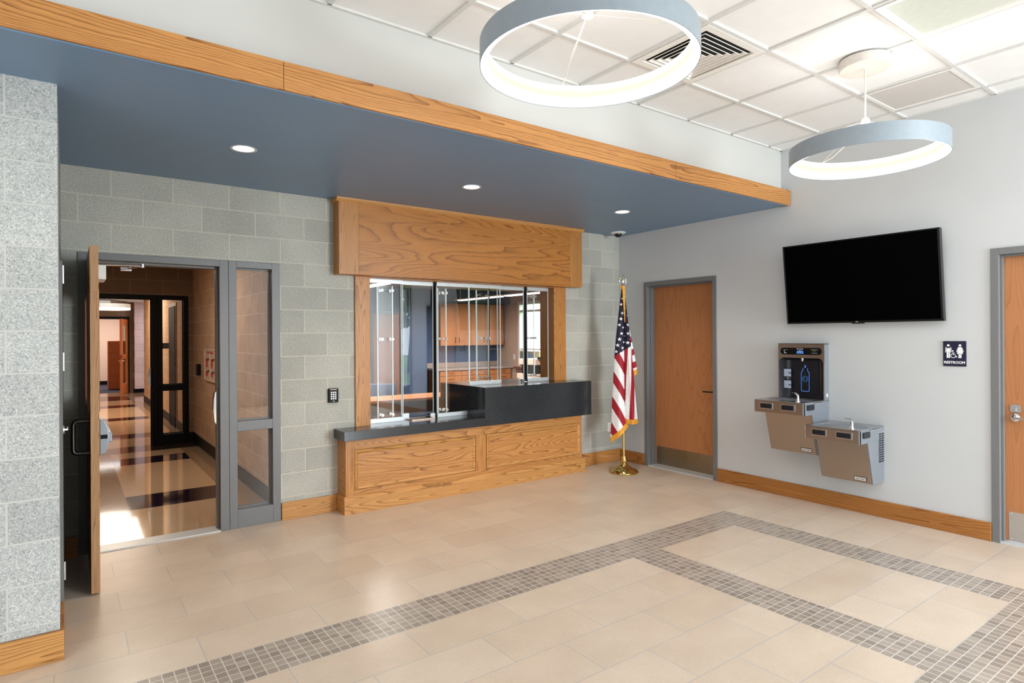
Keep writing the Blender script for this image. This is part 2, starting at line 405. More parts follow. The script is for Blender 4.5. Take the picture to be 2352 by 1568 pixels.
# counter wall: block with two openings
mb = MB(); T = 0.20
mb.box(RX - 0.2, -5.593, 0, T, 0, SZ + 0.05)
mb.box(-5.593, -4.178, 0, T, 2.21, SZ + 0.05)
mb.box(-4.178, -3.45, 0, T, 0, SZ + 0.05)
mb.box(-3.45, -1.0, 0, T, 0, 0.64); mb.box(-3.45, -1.0, 0, T, 2.14, SZ + 0.05)
mb.box(-1.0, 0.0, 0, T, 0, SZ + 0.05)
S(mb.build('wall_back', M['block_back']))
S(MB().box(WL, RX, PY, PY + 0.2, 0, SZ + 0.02).build('wall_left', M['block_pier']))
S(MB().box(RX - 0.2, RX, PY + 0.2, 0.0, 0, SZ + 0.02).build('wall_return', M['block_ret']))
# right wall with two doors and one tall glazed light behind the camera
mb = MB(); TW = 0.22
def ywall(x0, x1, ys, z0, z1, holes):
    prev = ys[0]
    for (ya, yb, za, zb) in holes:
        mb.box(x0, x1, prev, ya, z0, z1)
        if za > z0: mb.box(x0, x1, ya, yb, z0, za)
        if zb < z1: mb.box(x0, x1, ya, yb, zb, z1)
        prev = yb
    mb.box(x0, x1, prev, ys[1], z0, z1)
ywall(0, TW, (T, REAR - 0.2), 0, H + 0.2, [(-0.413, -1.432, 0, 2.216), (-3.843, -4.862, 0, 2.216), (-5.50, -6.75, 0.3, 2.75)])
S(mb.build('wall_right', M['white']))
mb = MB()
mb.box(WL, -1.75, REAR - 0.2, REAR, 0, H + 0.2); mb.box(-1.75, -0.1, REAR - 0.2, REAR, 0, 0.15); mb.box(-1.75, -0.1, REAR - 0.2, REAR, 2.9, H + 0.2); mb.box(-0.1, 0, REAR - 0.2, REAR, 0, H + 0.2)
S(mb.build('wall_rear', M['white']))
S(MB().box(WL - 0.2, WL, REAR - 0.2, PY + 0.2, 0, H + 0.2).build('wall_far_left', M['white']))
# soffit, bulkhead, oak fascia
S(MB().box(WL, 0, -2.235, T, SZ, SZ + 0.05).build('ceiling_soffit', M['soffit']))
S(MB().box(WL, 0, BY, BY + 0.1, SZ + 0.05, H + 0.15).build('wall_bulkhead', M['bulk']))
t1 = struct('trim_1')
mb = MB()
for a, b in ((-8.6, -4.772), (-4.770, -1.723), (-1.721, -0.012)): mb.box(a, b, -2.272, -2.25, 2.822, 2.966)
mb.build('fascia_board', M['oak'], t1, bevel=0.0015)
MB().box(-8.6, -0.014, -2.25, -2.17, 2.95, 2.962).box(-0.014, -0.012, -2.25, -2.17, 2.822, 2.962).build('fascia_cap', M['oak'], t1)
MB().box(-8.6, -0.014, -2.2499, -2.228, 2.8245, 2.832).build('reveal_strip', M['reveal'], t1)

# suspended ceiling: tiles, grid
S(MB().box(WL, 0, REAR, BY, H + 0.012, H + 0.05).build('ceiling', M['act']))
GX0, GY0, GP = -2.6775, -3.272, 0.6096
g = struct('ceiling_grid')
mb = MB(); k = -11
xs = [GX0 + GP * i for i in range(-10, 5)]; ys = [GY0 + GP * j for j in range(-9, 2)]
for x in xs: mb.box(x - 0.012, x + 0.012, REAR, BY, H, H + 0.013)
for y in ys: mb.box(WL, 0, y - 0.012, y + 0.012, H + 0.0005, H + 0.0125)
mb.box(WL, 0, BY - 0.022, BY, H - 0.001, H + 0.013); mb.box(-0.022, 0, REAR, BY, H - 0.001, H + 0.013)
mb.build('grid_tees', M['grid'], g, kind='stuff')
mb = MB()
for x in xs: mb.box(x - 0.012, x + 0.012, BY - 0.03, BY - 0.022, H - 0.0015, H)
for y in ys: mb.box(-0.03, -0.022, y - 0.012, y + 0.012, H - 0.0015, H)
mb.build('grid_end_shadow', M['gridshadow'], g, kind='stuff')  # dark patches painting the shadow where the tees meet the walls

# baseboards
def base(name, mat, boxes, bevel=0.004):
    mb = MB()
    for b in boxes: mb.box(*b)
    return S(mb.build(name, mat, bevel=bevel))
BH = 0.15
base('baseboard_back', M['oak_pale'], [(-4.172, -3.69, -0.02, 0, 0, BH)])
base('baseboard_corner', M['oak'], [(-0.80, -0.02, -0.02, 0, 0, BH)])
base('baseboard_right', M['oak_y'], [(-0.02, 0, -0.41, 0, 0, BH - 0.01), (-0.02, 0, -3.84, -1.435, 0, BH - 0.01), (-0.02, 0, -9.1, -4.87, 0, BH - 0.01)])
base('baseboard_left', M['oak_pale'], [(WL, RX + 0.016, PY - 0.02, PY, 0, BH)])
base('baseboard_return', M['oak_y'], [(RX, RX + 0.016, PY + 0.0, -1.30, 0, BH), (RX, RX + 0.016, -0.22, 0, 0, BH)])
base('baseboard_jamb', M['oak'], [(RX, -5.60, -0.02, 0, 0, BH)])

# ================================================================== ENTRANCE DOOR AND SIDELIGHT (door_1)
def frame_entry(nm, y0, depth, mat, glassmat, sub, dark=None):
    """steel frame with door opening at left and a two pane sidelight at right; face at y0"""
    ya, yb = y0 - 0.012, y0 + depth
    mb = MB()
    mb.box(-5.593, -5.543, ya, yb, 0, 2.208); mb.box(-5.543, -4.653, ya, yb, 2.158, 2.208)
    mb.box(-4.653, -4.586, ya, yb, 0, 2.208)
    # stops
    mb.box(-5.543, -5.527, y0 + 0.055, y0 + 0.11, 0, 2.158); mb.box(-4.669, -4.653, y0 + 0.055, y0 + 0.11, 0, 2.158); mb.box(-5.527, -4.669, y0 + 0.055, y0 + 0.11, 2.142, 2.158)
    mb.build('door_frame', mat, sub, bevel=0.002)
    mb = MB()
    mb.box(-4.584, -4.524, ya, yb, 0, 2.208); mb.box(-4.242, -4.178, ya, yb, 0, 2.208); mb.box(-4.524, -4.242, ya, yb, 2.158, 2.208)
    mb.box(-4.524, -4.242, ya, yb, 0, 0.15); mb.box(-4.524, -4.242, ya, yb, 0.802, 0.882)
    mb.build('sidelight_frame', mat, sub, bevel=0.002)
    for za, zb in ((0.15, 0.802), (0.882, 2.158)):
        b = MB()
        for (xa, xb, zc, zd) in ((-4.524, -4.512, za, zb), (-4.254, -4.242, za, zb), (-4.512, -4.254, za, za + 0.012), (-4.512, -4.254, zb - 0.012, zb)):
            b.box(xa, xb, y0 + 0.05, y0 + 0.075, zc, zd)
        gb = b.build('glazing_bead', dark or mat, sub)
        MB().box(-4.512, -4.254, y0 + 0.060, y0 + 0.0603, za + 0.01, zb - 0.01).build('glass_pane', M['glass'], gb)
d1 = struct('door_1', (-5.5, 0, 0))
frame_entry('door_1', 0.0, 0.15, M['frame'], M['glass'], d1)
MB().box(-5.543, -4.653, -0.012, 0.15, 0.0, 0.008).build('threshold', M['alu'], d1)
# rim strike on the mullion
mb = MB()
mb.prism(rrect(0.862, 1.13, -0.03, 0.0, 0.01), 'y', 0.03, 0.05)
st = MB()
st.prism([(-4.669 - 0.001, 0.86), (-4.69, 0.89), (-4.697, 0.98), (-4.695, 1.06), (-4.685, 1.13), (-4.669, 1.14)], 'y', 0.035, 0.085)
st.build('strike', M['chrome'], d1, bevel=0.004, label='chrome strike on the mullion')
# open leaf
lf = MB(); LX0, LX1 = -5.5435, -5.498; LY0, LY1 = -0.885, 0.028
lf.box(LX0, LX1, LY0, LY1, 0.012, 1.14); lf.box(LX0, LX1, LY0, LY1, 1.86, 2.148)
lf.box(LX0, LX1, LY0, -0.72, 1.14, 1.86); lf.box(LX0, LX1, -0.14, LY1, 1.14, 1.86)
leaf = lf.build('door_leaf', M['oak_edge'], d1, bevel=0.0012, label='open oak door leaf seen edge on')
for xs_ in ((LX0 - 0.012, LX0 + 0.01), (LX1 - 0.01, LX1 + 0.008)):
    b = MB(); 
    b.box(*xs_, -0.75, -0.71, 1.11, 1.89); b.box(*xs_, -0.15, -0.11, 1.11, 1.89); b.box(*xs_, -0.71, -0.15, 1.11, 1.15); b.box(*xs_, -0.71, -0.15, 1.85, 1.89)
    b.build('vision_panel_bead', M['red_wood'], leaf, bevel=0.003)
MB().box(-5.523, -5.5225, -0.72, -0.14, 1.14, 1.86).build('vision_panel_glass', M['glass'], leaf)
mb = MB()
pts = [(LX0, -0.80, 1.066), (LX0 - 0.07, -0.80, 1.066), (LX0 - 0.082, -0.80, 1.055), (LX0 - 0.086, -0.80, 1.04), (LX0 - 0.086, -0.80, 0.89), (LX0 - 0.082, -0.80, 0.875), (LX0 - 0.07, -0.80, 0.866), (LX0, -0.80, 0.866)]
mb.tube(pts, 0.0125, 12)
mb.build('pull_handle', M['nickel'], leaf, label='satin C shaped pull handle')
mb = MB()
mb.prism([(LX1, 0.852), (LX1 + 0.028, 0.862), (LX1 + 0.048, 0.905), (LX1 + 0.052, 0.965), (LX1 + 0.045, 1.03), (LX1 + 0.026, 1.073), (LX1, 1.078)], 'y', -0.875, -0.79)
mb.box(LX1, LX1 + 0.04, -0.79, -0.02, 0.935, 1.0); mb.box(LX1 + 0.04, LX1 + 0.066, -0.87, -0.25, 0.93, 0.99)
pb = mb.build('panic_bar', M['side_steel'], leaf, bevel=0.006, label='steel touch bar exit device')
MB().box(LX1 + 0.006, LX1 + 0.042, -0.8765, -0.8755, 0.955, 0.98).build('latch', M['black'], pb)
mb = MB().box(LX1, LX1 + 0.062, -0.36, -0.06, 1.985, 2.085)
cl = mb.build('door_closer', M['plate'], leaf, bevel=0.004, label='white door closer box with folding arm')
mb = MB(); mb.tube([(-5.46, -0.2, 2.10), (-5.20, -0.10, 2.118)], 0.006, 8); mb.tube([(-5.20, -0.10, 2.118), (-5.29, 0.02, 2.10)], 0.007, 8)
mb.lathe([(0.0, -0.012), (0.018, -0.012), (0.018, 0.014), (0.0, 0.014)], (-5.20, -0.10, 2.118), 16)
mb.box(-5.33, -5.26, 0.0, 0.04, 2.085, 2.11)
mb.build('closer_arm', M['chrome'], cl)
for z in (0.25, 1.08, 1.95): MB().tube([(-5.546, 0.0, z - 0.055), (-5.546, 0.0, z + 0.055)], 0.008, 8).build('hinge', M['nickel'], leaf)

# door set in the return wall (seen edge on)
d4 = struct('door_4', (RX, -0.7, 0))
mb = MB()
mb.box(RX, RX + 0.014, -1.30, -1.25, 0, 2.0); mb.box(RX, RX + 0.014, -0.27, -0.22, 0, 2.0); mb.box(RX, RX + 0.014, -1.25, -0.27, 1.95, 2.0)
mb.build('door_frame', M['frame'], d4)
lf4 = MB().box(RX, RX + 0.008, -1.25, -0.27, 0.01, 1.95).build('door_leaf', M['black'], d4)
for z in (0.3, 1.45, 1.93): MB().tube([(RX + 0.016, -1.25, z - 0.05), (RX + 0.016, -1.25, z + 0.05)], 0.007, 8).build('hinge', M['steel'], lf4)
mb = MB(); mb.lathe([(0, 0), (0.028, 0), (0.026, 0.012), (0, 0.012)], (RX + 0.008, -1.12, 1.06), 20, axis='x'); mb.tube([(RX + 0.015, -1.12, 1.06), (RX + 0.03, -1.12, 1.06), (RX + 0.032, -1.02, 1.06)], 0.007, 8)
mb.build('lever_handle', M['steel'], lf4)

# ================================================================== OAK DOORS IN THE RIGHT WALL
def side_door(nm, ya, yb, leafx, stop0, stop1, kickmat, mat, lever_y, tall=0.235):
    d = struct(nm, (0, (ya + yb) / 2, 0)); F = 0.05; zt = 2.216
    mb = MB(); xo = -0.012
    mb.box(xo, TW - 0.04, ya - F, ya, 0, zt); mb.box(xo, TW - 0.04, yb, yb + F, 0, zt); mb.box(xo, TW - 0.04, yb + F, ya - F, zt - F, zt)
    mb.box(stop0, stop1, ya - F - 0.016, ya - F, 0, zt - F); mb.box(stop0, stop1, yb + F, yb + F + 0.016, 0, zt - F); mb.box(stop0, stop1, yb + F + 0.016, ya - F - 0.016, zt - F - 0.016, zt - F)
    mb.build('door_frame', M['frame'], d, bevel=0.0025)
    l = MB().box(leafx, leafx + 0.045, yb + F + 0.002, ya - F - 0.002, 0.018, zt - F - 0.003).build('door_leaf', mat, d, bevel=0.0015)
    k = MB().box(leafx - 0.002, leafx, yb + F + 0.035, ya - F - 0.035, 0.022, tall).build('kick_plate', kickmat, l)
    for i in range(7):
        y = yb + F + 0.05 + (ya - yb - 2 * F - 0.1) * i / 6
        for z in (0.032, tall - 0.012): MB().lathe([(0.0045, 0), (0.003, -0.0015), (0, -0.0018)], (leafx - 0.002, y, z), 8, axis='x').build('screw', M['steel'], k)
    MB().box(0.0, TW, yb + F, ya - F, 0.0, 0.012).build('sill', M['alu'], d)
    return d, l
d2, l2 = side_door('door_2', -0.413, -1.432, 0.118, 0.045, 0.116, M['kick'], M['veneer'], 0)
mb = MB(); mb.lathe([(0, 0), (0.026, 0), (0.024, -0.01), (0, -0.01)], (0.118, -1.315, 0.945), 24, axis='x')
mb.tube([(0.11, -1.315, 0.945), (0.062, -1.315, 0.945), (0.058, -1.30, 0.945), (0.058, -1.205, 0.945)], 0.0085, 10)
mb.build('lever_handle', M['nickel'], l2)
d3, l3 = side_door('door_3', -3.843, -4.862, 0.062, 0.028, 0.060, M['kick2'], M['veneer'], 0)
mb = MB(); mb.lathe([(0, 0), (0.033, 0), (0.03, -0.012), (0.02, -0.016), (0, -0.016)], (0.062, -3.972, 0.945), 28, axis='x')
mb.tube([(0.05, -3.972, 0.945), (0.005, -3.972, 0.945), (0.0, -3.985, 0.945), (0.0, -4.10, 0.942)], 0.009, 10)
lv = mb.build('lever_handle', M['chrome'], l3)
pl = MB(); pl.prism(rrect(-4.005, -3.94, 0.985, 1.04, 0.01), 'x', 0.057, 0.062); pl.tube([(0.057, -3.972, 1.0), (0.045, -3.972, 1.0)], 0.004, 8); pl.tube([(0.045, -3.972, 0.995), (0.045, -3.972, 1.022)], 0.004, 8)
pl.build('thumb_turn', M['steel'], l3)

# ================================================================== RECEPTION COUNTER
ct = thing('reception_counter', 'raised panel oak counter base below the service window', 'counter', (-2.25, 0, 0))
mb = MB(); mb.box(-3.672, -0.838, -0.185, 0, 0.0, 0.66)
mb.build('carcass', M['oak'], ct)
# face frame
def fboxes(lst, name, mat, parent, bevel=0.002, sep=False):
    if sep: return [MB().box(*b).build(name, mat, parent, bevel=bevel) for b in lst]
    m = MB()
    for b in lst: m.box(*b)
    return m.build(name, mat, parent, bevel=bevel)
fboxes([(-3.672, -3.59, -0.193, -0.186, 0.155, 0.66), (-0.872, -0.838, -0.193, -0.186, 0.155, 0.66), (-2.30, -2.175, -0.193, -0.186, 0.2, 0.566)], 'stile', M['oak_z'], ct, sep=True)
fboxes([(-3.59, -0.872, -0.193, -0.186, 0.566, 0.66), (-3.59, -0.872, -0.193, -0.186, 0.155, 0.205)], 'rail', M['oak'], ct, sep=True)
for xa, xb in ((-3.584, -2.312), (-2.163, -0.878)):
    za, zb = 0.212, 0.559
    mb = MB()
    A = [(xa, -0.197, za), (xb, -0.197, za), (xb, -0.197, zb), (xa, -0.197, zb)]
    def ins(d, y): return [(xa + d, y, za + d), (xb - d, y, za + d), (xb - d, y, zb - d), (xa + d, y, zb - d)]
    mb.bridge(ins(-0.006, -0.186), ins(-0.004, -0.197)); mb.bridge(ins(-0.004, -0.197), ins(0.006, -0.203)); mb.bridge(ins(0.006, -0.203), ins(0.016, -0.199)); mb.bridge(ins(0.016, -0.199), ins(0.03, -0.1865))
    fm = mb.build('panel_moulding', M['oak_pale'], ct)
    MB().box(xa + 0.028, xb - 0.028, -0.1895, -0.186, za + 0.028, zb - 0.028).build('raised_panel', M['oak'], ct)
mb = MB(); mb.prism([(0.0, 0.0), (-0.212, 0.0), (-0.212, 0.136), (-0.204, 0.148), (-0.194, 0.156), (0.0, 0.156)], 'x', -3.69, -0.80)
mb.build('plinth', M['oak_pale'], ct, bevel=0.001)
CF = -0.26
tl = MB().prism([(-3.707, CF), (-2.228, CF), (-2.228, 0.62), (-3.445, 0.62), (-3.445, -0.001), (-3.707, -0.001)], 'z', 0.661, 0.744).build('stone_countertop', M['granite'], bevel=0.002)
tag(tl, 'low charcoal stone transaction ledge at the left of the counter', 'countertop')
tr = MB().prism([(-2.226, CF), (-0.745, CF), (-0.745, -0.001), (-1.005, -0.001), (-1.005, 0.66), (-2.226, 0.66)], 'z', 0.661, 1.052).build('stone_countertop', M['granite'], bevel=0.002)
tag(tr, 'raised charcoal stone block at the right of the counter', 'countertop')
hd = thing('window_header', 'wide oak header box above the service window', 'header', (-2.25, 0, 2.14))
HY = -0.135
fboxes([(-3.698, -3.512, HY, 0, 2.143, 2.80), (-0.945, -0.762, HY, 0, 2.143, 2.80)], 'stile', M['oak_z'], hd, sep=True)
fboxes([(-3.512, -0.945, HY + 0.001, 0, 2.143, 2.80)], 'panel', wood('oak_header_panel', (194, 128, 60), (122, 70, 26), 'x', 3.6, 17, 4.0, 0.9), hd)
mb = MB()
prof = [(0.0, 2.79), (HY, 2.79), (HY - 0.012, 2.80), (HY - 0.02, 2.815), (HY - 0.024, 2.8275), (0.0, 2.8275)]
mb.prism(prof, 'x', -3.722, -0.738)
mb.build('cornice', M['oak_pale'], hd, bevel=0.001)

# ================================================================== SERVICE WINDOW
w1 = struct('window_1', (-2.25, 0, 0.75))
fboxes([(-3.505, -3.36, -0.022, 0.0, 0.744, 2.143)], 'left_casing', M['oak_z'], w1)
fboxes([(-1.10, -0.922, -0.022, 0.0, 1.052, 2.143)], 'right_casing', M['oak_z'], w1)
fboxes([(-3.45, -3.36, 0.0, 0.26, 0.744, 2.143), (-1.09, -1.0, 0.0, 0.254, 1.052, 2.143)], 'jamb_lining', wood('oak_jamb', (176, 118, 62), (130, 78, 34), 'z', 5.0, 10, 6.0, 0.5), w1)
fboxes([(-3.36, -1.09, -0.02, 0.26, 2.135, 2.143)], 'head_lining', M['oak'], w1)
YG = 0.10; YB = 0.145
# sliding panes: (x0, x1, z0, y)
panes = [(-3.357, -2.965, 0.744, YG, 1), (-2.965, -2.60, 0.744, YB, 0), (-2.585, -2.19, 0.744, YG, 1), (-2.19, -1.78, 1.052, YG, 1), (-1.79, -1.42, 1.052, YB, 0), (-1.41, -1.092, 1.052, YG, 1)]
for xa, xb, zb, yy, front in panes:
    p = MB().box(xa + 0.003, xb - 0.003, yy - 0.0004, yy, zb + 0.03, 2.11).build('glass_panel', M['glass'], w1)
    b = MB(); b.box(xa, xb, yy - 0.014, yy + 0.014, 2.098, 2.136)
    if front: b.box(xa, xb, yy - 0.014, yy + 0.014, zb + 0.001, zb + 0.036); b.box(xa, xb, yy - 0.018, yy + 0.014, zb + 0.036, zb + 0.040)
    elif xa < -2.5: b.box(xa, xa + 0.08, yy - 0.014, yy + 0.014, zb + 0.001, zb + 0.062)
    b.build('pane_rail', M['alu'], p)
    for xe in (xa, xb - 0.005): MB().box(xe, xe + 0.005, yy - 0.007, yy + 0.007, zb + 0.036, 2.098).build('polished_edge', M['edge'], p)
# voice baffles: short glass strips standing behind the joints, carried by chrome stand-offs
for xc, zb, wd in ((-3.13, 0.744, 0.17), (-2.49, 0.744, 0.11), (-1.98, 1.052, 0.17), (-1.32, 1.052, 0.13)):
    bf = MB().box(xc - wd / 2, xc + wd / 2, YG + 0.055, YG + 0.0554, zb + 0.02, 2.08).build('voice_baffle', M['glass'], w1)
    for xe in (xc - wd / 2, xc + wd / 2 - 0.011): MB().box(xe, xe + 0.011, YG + 0.048, YG + 0.062, zb + 0.02, 2.08).build('polished_edge', M['edge'], bf)
    for zz in (2.03, 1.553, zb + 0.07):
        for sx in (-1, 1):
            s_ = MB(); xx = xc + sx * (wd / 2 - 0.03)
            s_.tube([(xx, YG - 0.005, zz), (xx, YG + 0.065, zz)], 0.005, 8)
            for yy in (YG - 0.008, YG + 0.05): s_.lathe([(0, 0), (0.014, 0), (0.014, 0.008), (0, 0.008)], (xx, yy, zz), 16, axis='y')
            s_.build('standoff', M['chrome'], bf)
fboxes([(-2.600, -2.590, YG - 0.006, YB + 0.006, 0.75, 2.135)], 'dark_seal', M['black'], w1)
fboxes([(-1.420, -1.408, YG - 0.006, YB + 0.006, 1.056, 2.135)], 'dark_seal', M['black'], w1)
fboxes([(-1.906, -1.900, YG + 0.03, YG + 0.04, 1.056, 2.10)], 'dark_seal', M['black'], w1)
mb = MB(); mb.box(-2.90, -2.66, 0.03, 0.16, 0.7445, 0.748); 
for q in ((-2.90, -2.66, 0.022, 0.03), (-2.90, -2.66, 0.16, 0.168), (-2.908, -2.90, 0.022, 0.168), (-2.66, -2.652, 0.022, 0.168)): mb.box(q[0], q[1], q[2], q[3], 0.744, 0.756, 1)
tag(mb.build('deal_tray', [M['black'], plain('tray_rim', (236, 208, 190), 0.2, 0.8)]), 'small recessed deal tray under the sliding glass', 'tray')
mb = MB(); mb.box(-2.66, -2.605, 0.10, 0.16, 0.7445, 0.79); mb.tube([(-2.66, 0.11, 0.77), (-2.72, 0.09, 0.77)], 0.006, 8)
tag(mb.build('window_lock', M['steel']), 'steel lock on the low ledge by the dark glass seal', 'lock')
mb = MB(); mb.tube([(-1.73, YB - 0.01, 1.066), (-1.43, YB - 0.01, 1.066)], 0.005, 8); mb.box(-1.47, -1.425, YB - 0.03, YB, 1.053, 1.085)
tag(mb.build('window_lock', M['steel']), 'steel lock bar on top of the raised stone block', 'lock')

# keypad and outlet
kp = thing('keypad', 'black keypad card reader on the block wall left of the window', 'keypad', (-3.713, -0.0, 1.05))
mb = MB(); mb.prism(rrect(-3.761, -3.669, 0.985, 1.112, 0.008), 'y', -0.024, 0.0); mb.build('housing', M['black'], kp, bevel=0.003)
for i in range(3):
    for j in range(4):
        MB().lathe([(0, -0.0015), (0.0075, -0.001), (0.0075, 0)], (-3.734 + i * 0.019, -0.0245, 1.020 + j * 0.019), 12, axis='y').build('key', M['text'], kp)
MB().box(-3.745, -3.685, -0.0255, -0.024, 1.100, 1.106).build('indicator', M['printer'], kp)
MB().box(-3.722, -3.706, -0.0255, -0.024, 0.995, 1.0).build('maker_mark', M['text'], kp)
ot = thing('wall_outlet', 'white outlet cover low on the block wall behind the flag', 'outlet', (-0.19, 0, 0.43))
MB().prism(rrect(-0.226, -0.156, 0.375, 0.49, 0.006), 'y', -0.008, 0).build('cover_plate', M['plate'], ot, bevel=0.002)
fboxes([(-0.205, -0.177, -0.0095, -0.008, 0.395, 0.423), (-0.205, -0.177, -0.0095, -0.008, 0.442, 0.47)], 'socket', M['grid'], ot, sep=True)

# ================================================================== SOFFIT FITTINGS
lab = ['recessed downlight nearest the left block pier', 'recessed downlight in front of the oak header', 'recessed downlight nearest the white side wall']
def downlight(x, y, label):
    t = thing('recessed_downlight', label, 'downlight', (x, y, SZ), 'downlights in the slate blue soffit')
    MB().lathe([(0.066, 0.0), (0.083, -0.0005), (0.084, -0.004), (0.078, -0.006), (0.066, -0.003)], (x, y, SZ), 40).build('trim_ring', M['alu'], t)
    MB().lathe([(0.0, -0.0015), (0.05, -0.0015), (0.066, -0.0022)], (x, y, SZ), 32).build('lens', M['can'], t)
    return t
dl = downlight(-4.707, -1.12, lab[0])
for (x, y), l in zip(((-2.918, -1.112), (-1.117, -1.115)), lab[1:]):
    c = copy_tree(dl); c.location = (x, y, SZ); c['label'] = l
cm = thing('dome_camera', 'white dome security camera in the corner of the soffit', 'camera', (-0.25, -0.225, SZ))
MB().lathe([(0.0, 0), (0.092, 0), (0.094, -0.006), (0.08, -0.014), (0.048, -0.02), (0.042, -0.014)], (-0.25, -0.225, SZ), 40).build('mounting_ring', M['plate'], cm)
MB().lathe([(0.044, -0.015), (0.042, -0.035), (0.032, -0.05), (0.016, -0.058), (0.0, -0.06)], (-0.25, -0.225, SZ), 32).build('dark_dome', M['bezel'], cm)

# ================================================================== RING PENDANTS
def ring(cx, cy, z, R, h, label, hubz, cx2=None, cy2=None):
    t = thing('ring_pendant', label, 'pendant', (cx, cy, z), 'ring pendants over the lobby')
    n = 96
    def loop(r, zz): return [(cx + r * math.cos(2 * PI * k / n), cy + r * math.sin(2 * PI * k / n), zz) for k in range(n)]
    mb = MB(); W = 0.034
    mb.bridge(loop(R, z), loop(R, z + h), 0, True); mb.bridge(loop(R, z + h), loop(R - W, z + h)); mb.bridge(loop(R, z), loop(R - 0.003, z)); mb.bridge(loop(R - 0.003, z), loop(R - 0.003, z + 0.006))
    mb.build('shell', M['lampshell'], t)
    mb = MB(); mb.bridge(loop(R - 0.003, z + 0.004), loop(R - W, z + 0.012), 0, True); mb.bridge(loop(R - W, z + 0.012), loop(R - W, z + h * 0.42), 0, True); mb.bridge(loop(R - W + 0.0, z + h * 0.72), loop(R - W, z + h), 0, True)
    mb.build('diffuser', M['ring'], t)
    mb = MB(); mb.bridge(loop(R - W, z + h * 0.42), loop(R - W, z + h * 0.72), 0, True); mb.build('inner_band', M['ringmid'], t)
    cx2 = cx if cx2 is None else cx2; cy2 = cy if cy2 is None else cy2
    MB().lathe([(0.0, H), (0.15, H), (0.152, H - 0.004), (0.152, H - 0.058), (0.148, H - 0.062), (0.0, H - 0.062)], (cx2, cy2, 0), 48).build('canopy', M['canopy'], t)
    mb = MB(); mb.tube([(cx2, cy2, H - 0.06), (cx2 + 0.004, cy2, (H + hubz) / 2), (cx2, cy2, hubz)], 0.006, 8); mb.tube([(cx2 + 0.012, cy2, H - 0.05), (cx2 + 0.012, cy2, H - 0.09)], 0.004, 6); mb.tube([(cx2 - 0.03, cy2, H - 0.055), (cx2 - 0.03, cy2, H - 0.085)], 0.004, 6)
    mb.build('cord', M['canopy'], t)
    MB().lathe([(0.0, 0.02), (0.022, 0.015), (0.028, 0.0), (0.028, -0.012), (0, -0.012)], (cx2, cy2, hubz), 20).build('hub', M['canopy'], t)
    mb = MB()
    for k, a in enumerate((0.35 * PI, 1.0 * PI, 1.68 * PI)):
        e = (cx + (R - 0.02) * math.cos(a), cy + (R - 0.02) * math.sin(a), z + h)
        mb.tube([(cx2, cy2, hubz), e], 0.0012, 6)
    a = 0.35 * PI; e = (cx + (R - 0.02) * math.cos(a), cy + (R - 0.02) * math.sin(a), z + h)
    mb.tube([(cx2, cy2, hubz), (cx2 + 0.03, cy2 + 0.14, hubz - 0.12), (cx2 + 0.09, cy2 + 0.26, hubz - 0.165), e], 0.003, 6)
    mb.build('suspension_wires', M['canopy'], t)
    return t
ring(-3.63, -3.275, 2.865, 0.52, 0.112, 'nearer ring pendant, partly cut off at the top, beside the square diffuser', 3.12)
ring(-1.50, -3.605, 2.684, 0.452, 0.112, 'farther ring pendant hanging near the wall television', 2.97, -1.435, -3.575)

# ================================================================== CEILING DIFFUSERS
dfu = thing('air_diffuser', 'square louvred white air diffuser next to the nearer ring pendant', 'vent', (-2.373, -2.967, H))
x0, x1, y0, y1 = GX0 + 0.012, GX0 + GP - 0.012, GY0 + 0.012, GY0 + GP - 0.012
mx, my = (x0 + x1) / 2, (y0 + y1) / 2
def sq(h, z): return [(mx - h, my - h, z), (mx + h, my - h, z), (mx + h, my + h, z), (mx - h, my + h, z)]
mb = MB(); mb.bridge(sq(0.293, H - 0.001), sq(0.293, H - 0.005)); mb.bridge(sq(0.293, H - 0.005), sq(0.245, H - 0.005)); mb.bridge(sq(0.245, H - 0.005), sq(0.235, H + 0.03))
mb.build('outer_frame', M['vent'], dfu)
for k in range(6):
    h = 0.222 - k * 0.036
    mb = MB(); mb.bridge(sq(h, H - 0.004), sq(h - 0.005, H - 0.006)); mb.bridge(sq(h - 0.005, H - 0.006), sq(max(h - 0.022, 0.004), H + 0.0085)); mb.bridge(sq(max(h - 0.022, 0.004), H + 0.0085), sq(h, H - 0.004))
    mb.build('louvre', M['vent'], dfu)
MB().box(mx - 0.24, mx + 0.24, my - 0.24, my + 0.24, H + 0.0095, H + 0.0115).build('duct_opening', M['void'], dfu)
rg = thing('return_grille', 'flat perforated grey return grille in the ceiling near the side wall', 'vent', (-0.57, -3.6, H))
gx0, gx1, gy0, gy1 = -0.846 + 0.012, -0.282, GY0 - GP + 0.012, GY0 - 0.012
mb = MB()
def rc(d, z): return [(gx0 + d, gy0 + d, z), (gx1 - d, gy0 + d, z), (gx1 - d, gy1 - d, z), (gx0 + d, gy1 - d, z)]
mb.bridge(rc(0, H - 0.001), rc(0, H - 0.004)); mb.bridge(rc(0, H - 0.004), rc(0.026, H - 0.004)); mb.bridge(rc(0.026, H - 0.004), rc(0.03, H + 0.004)); mb.build('frame', M['vent'], rg)
t = NT('perforated_face'); x, y, z = t.pos()
s1 = t.math('SINE', t.math('MULTIPLY', x, 700.0)); s2 = t.math('SINE', t.math('MULTIPLY', y, 700.0))
t.bsdf(t.mix(t.math('GREATER_THAN', t.math('ADD', s1, s2), 0.3), srgb((226, 222, 218)), srgb((172, 168, 166))), 0.6)
fc = MB().box(gx0 + 0.03, gx1 - 0.03, gy0 + 0.03, gy1 - 0.03, H + 0.001, H + 0.003).build('perforated_face', t.m, rg)
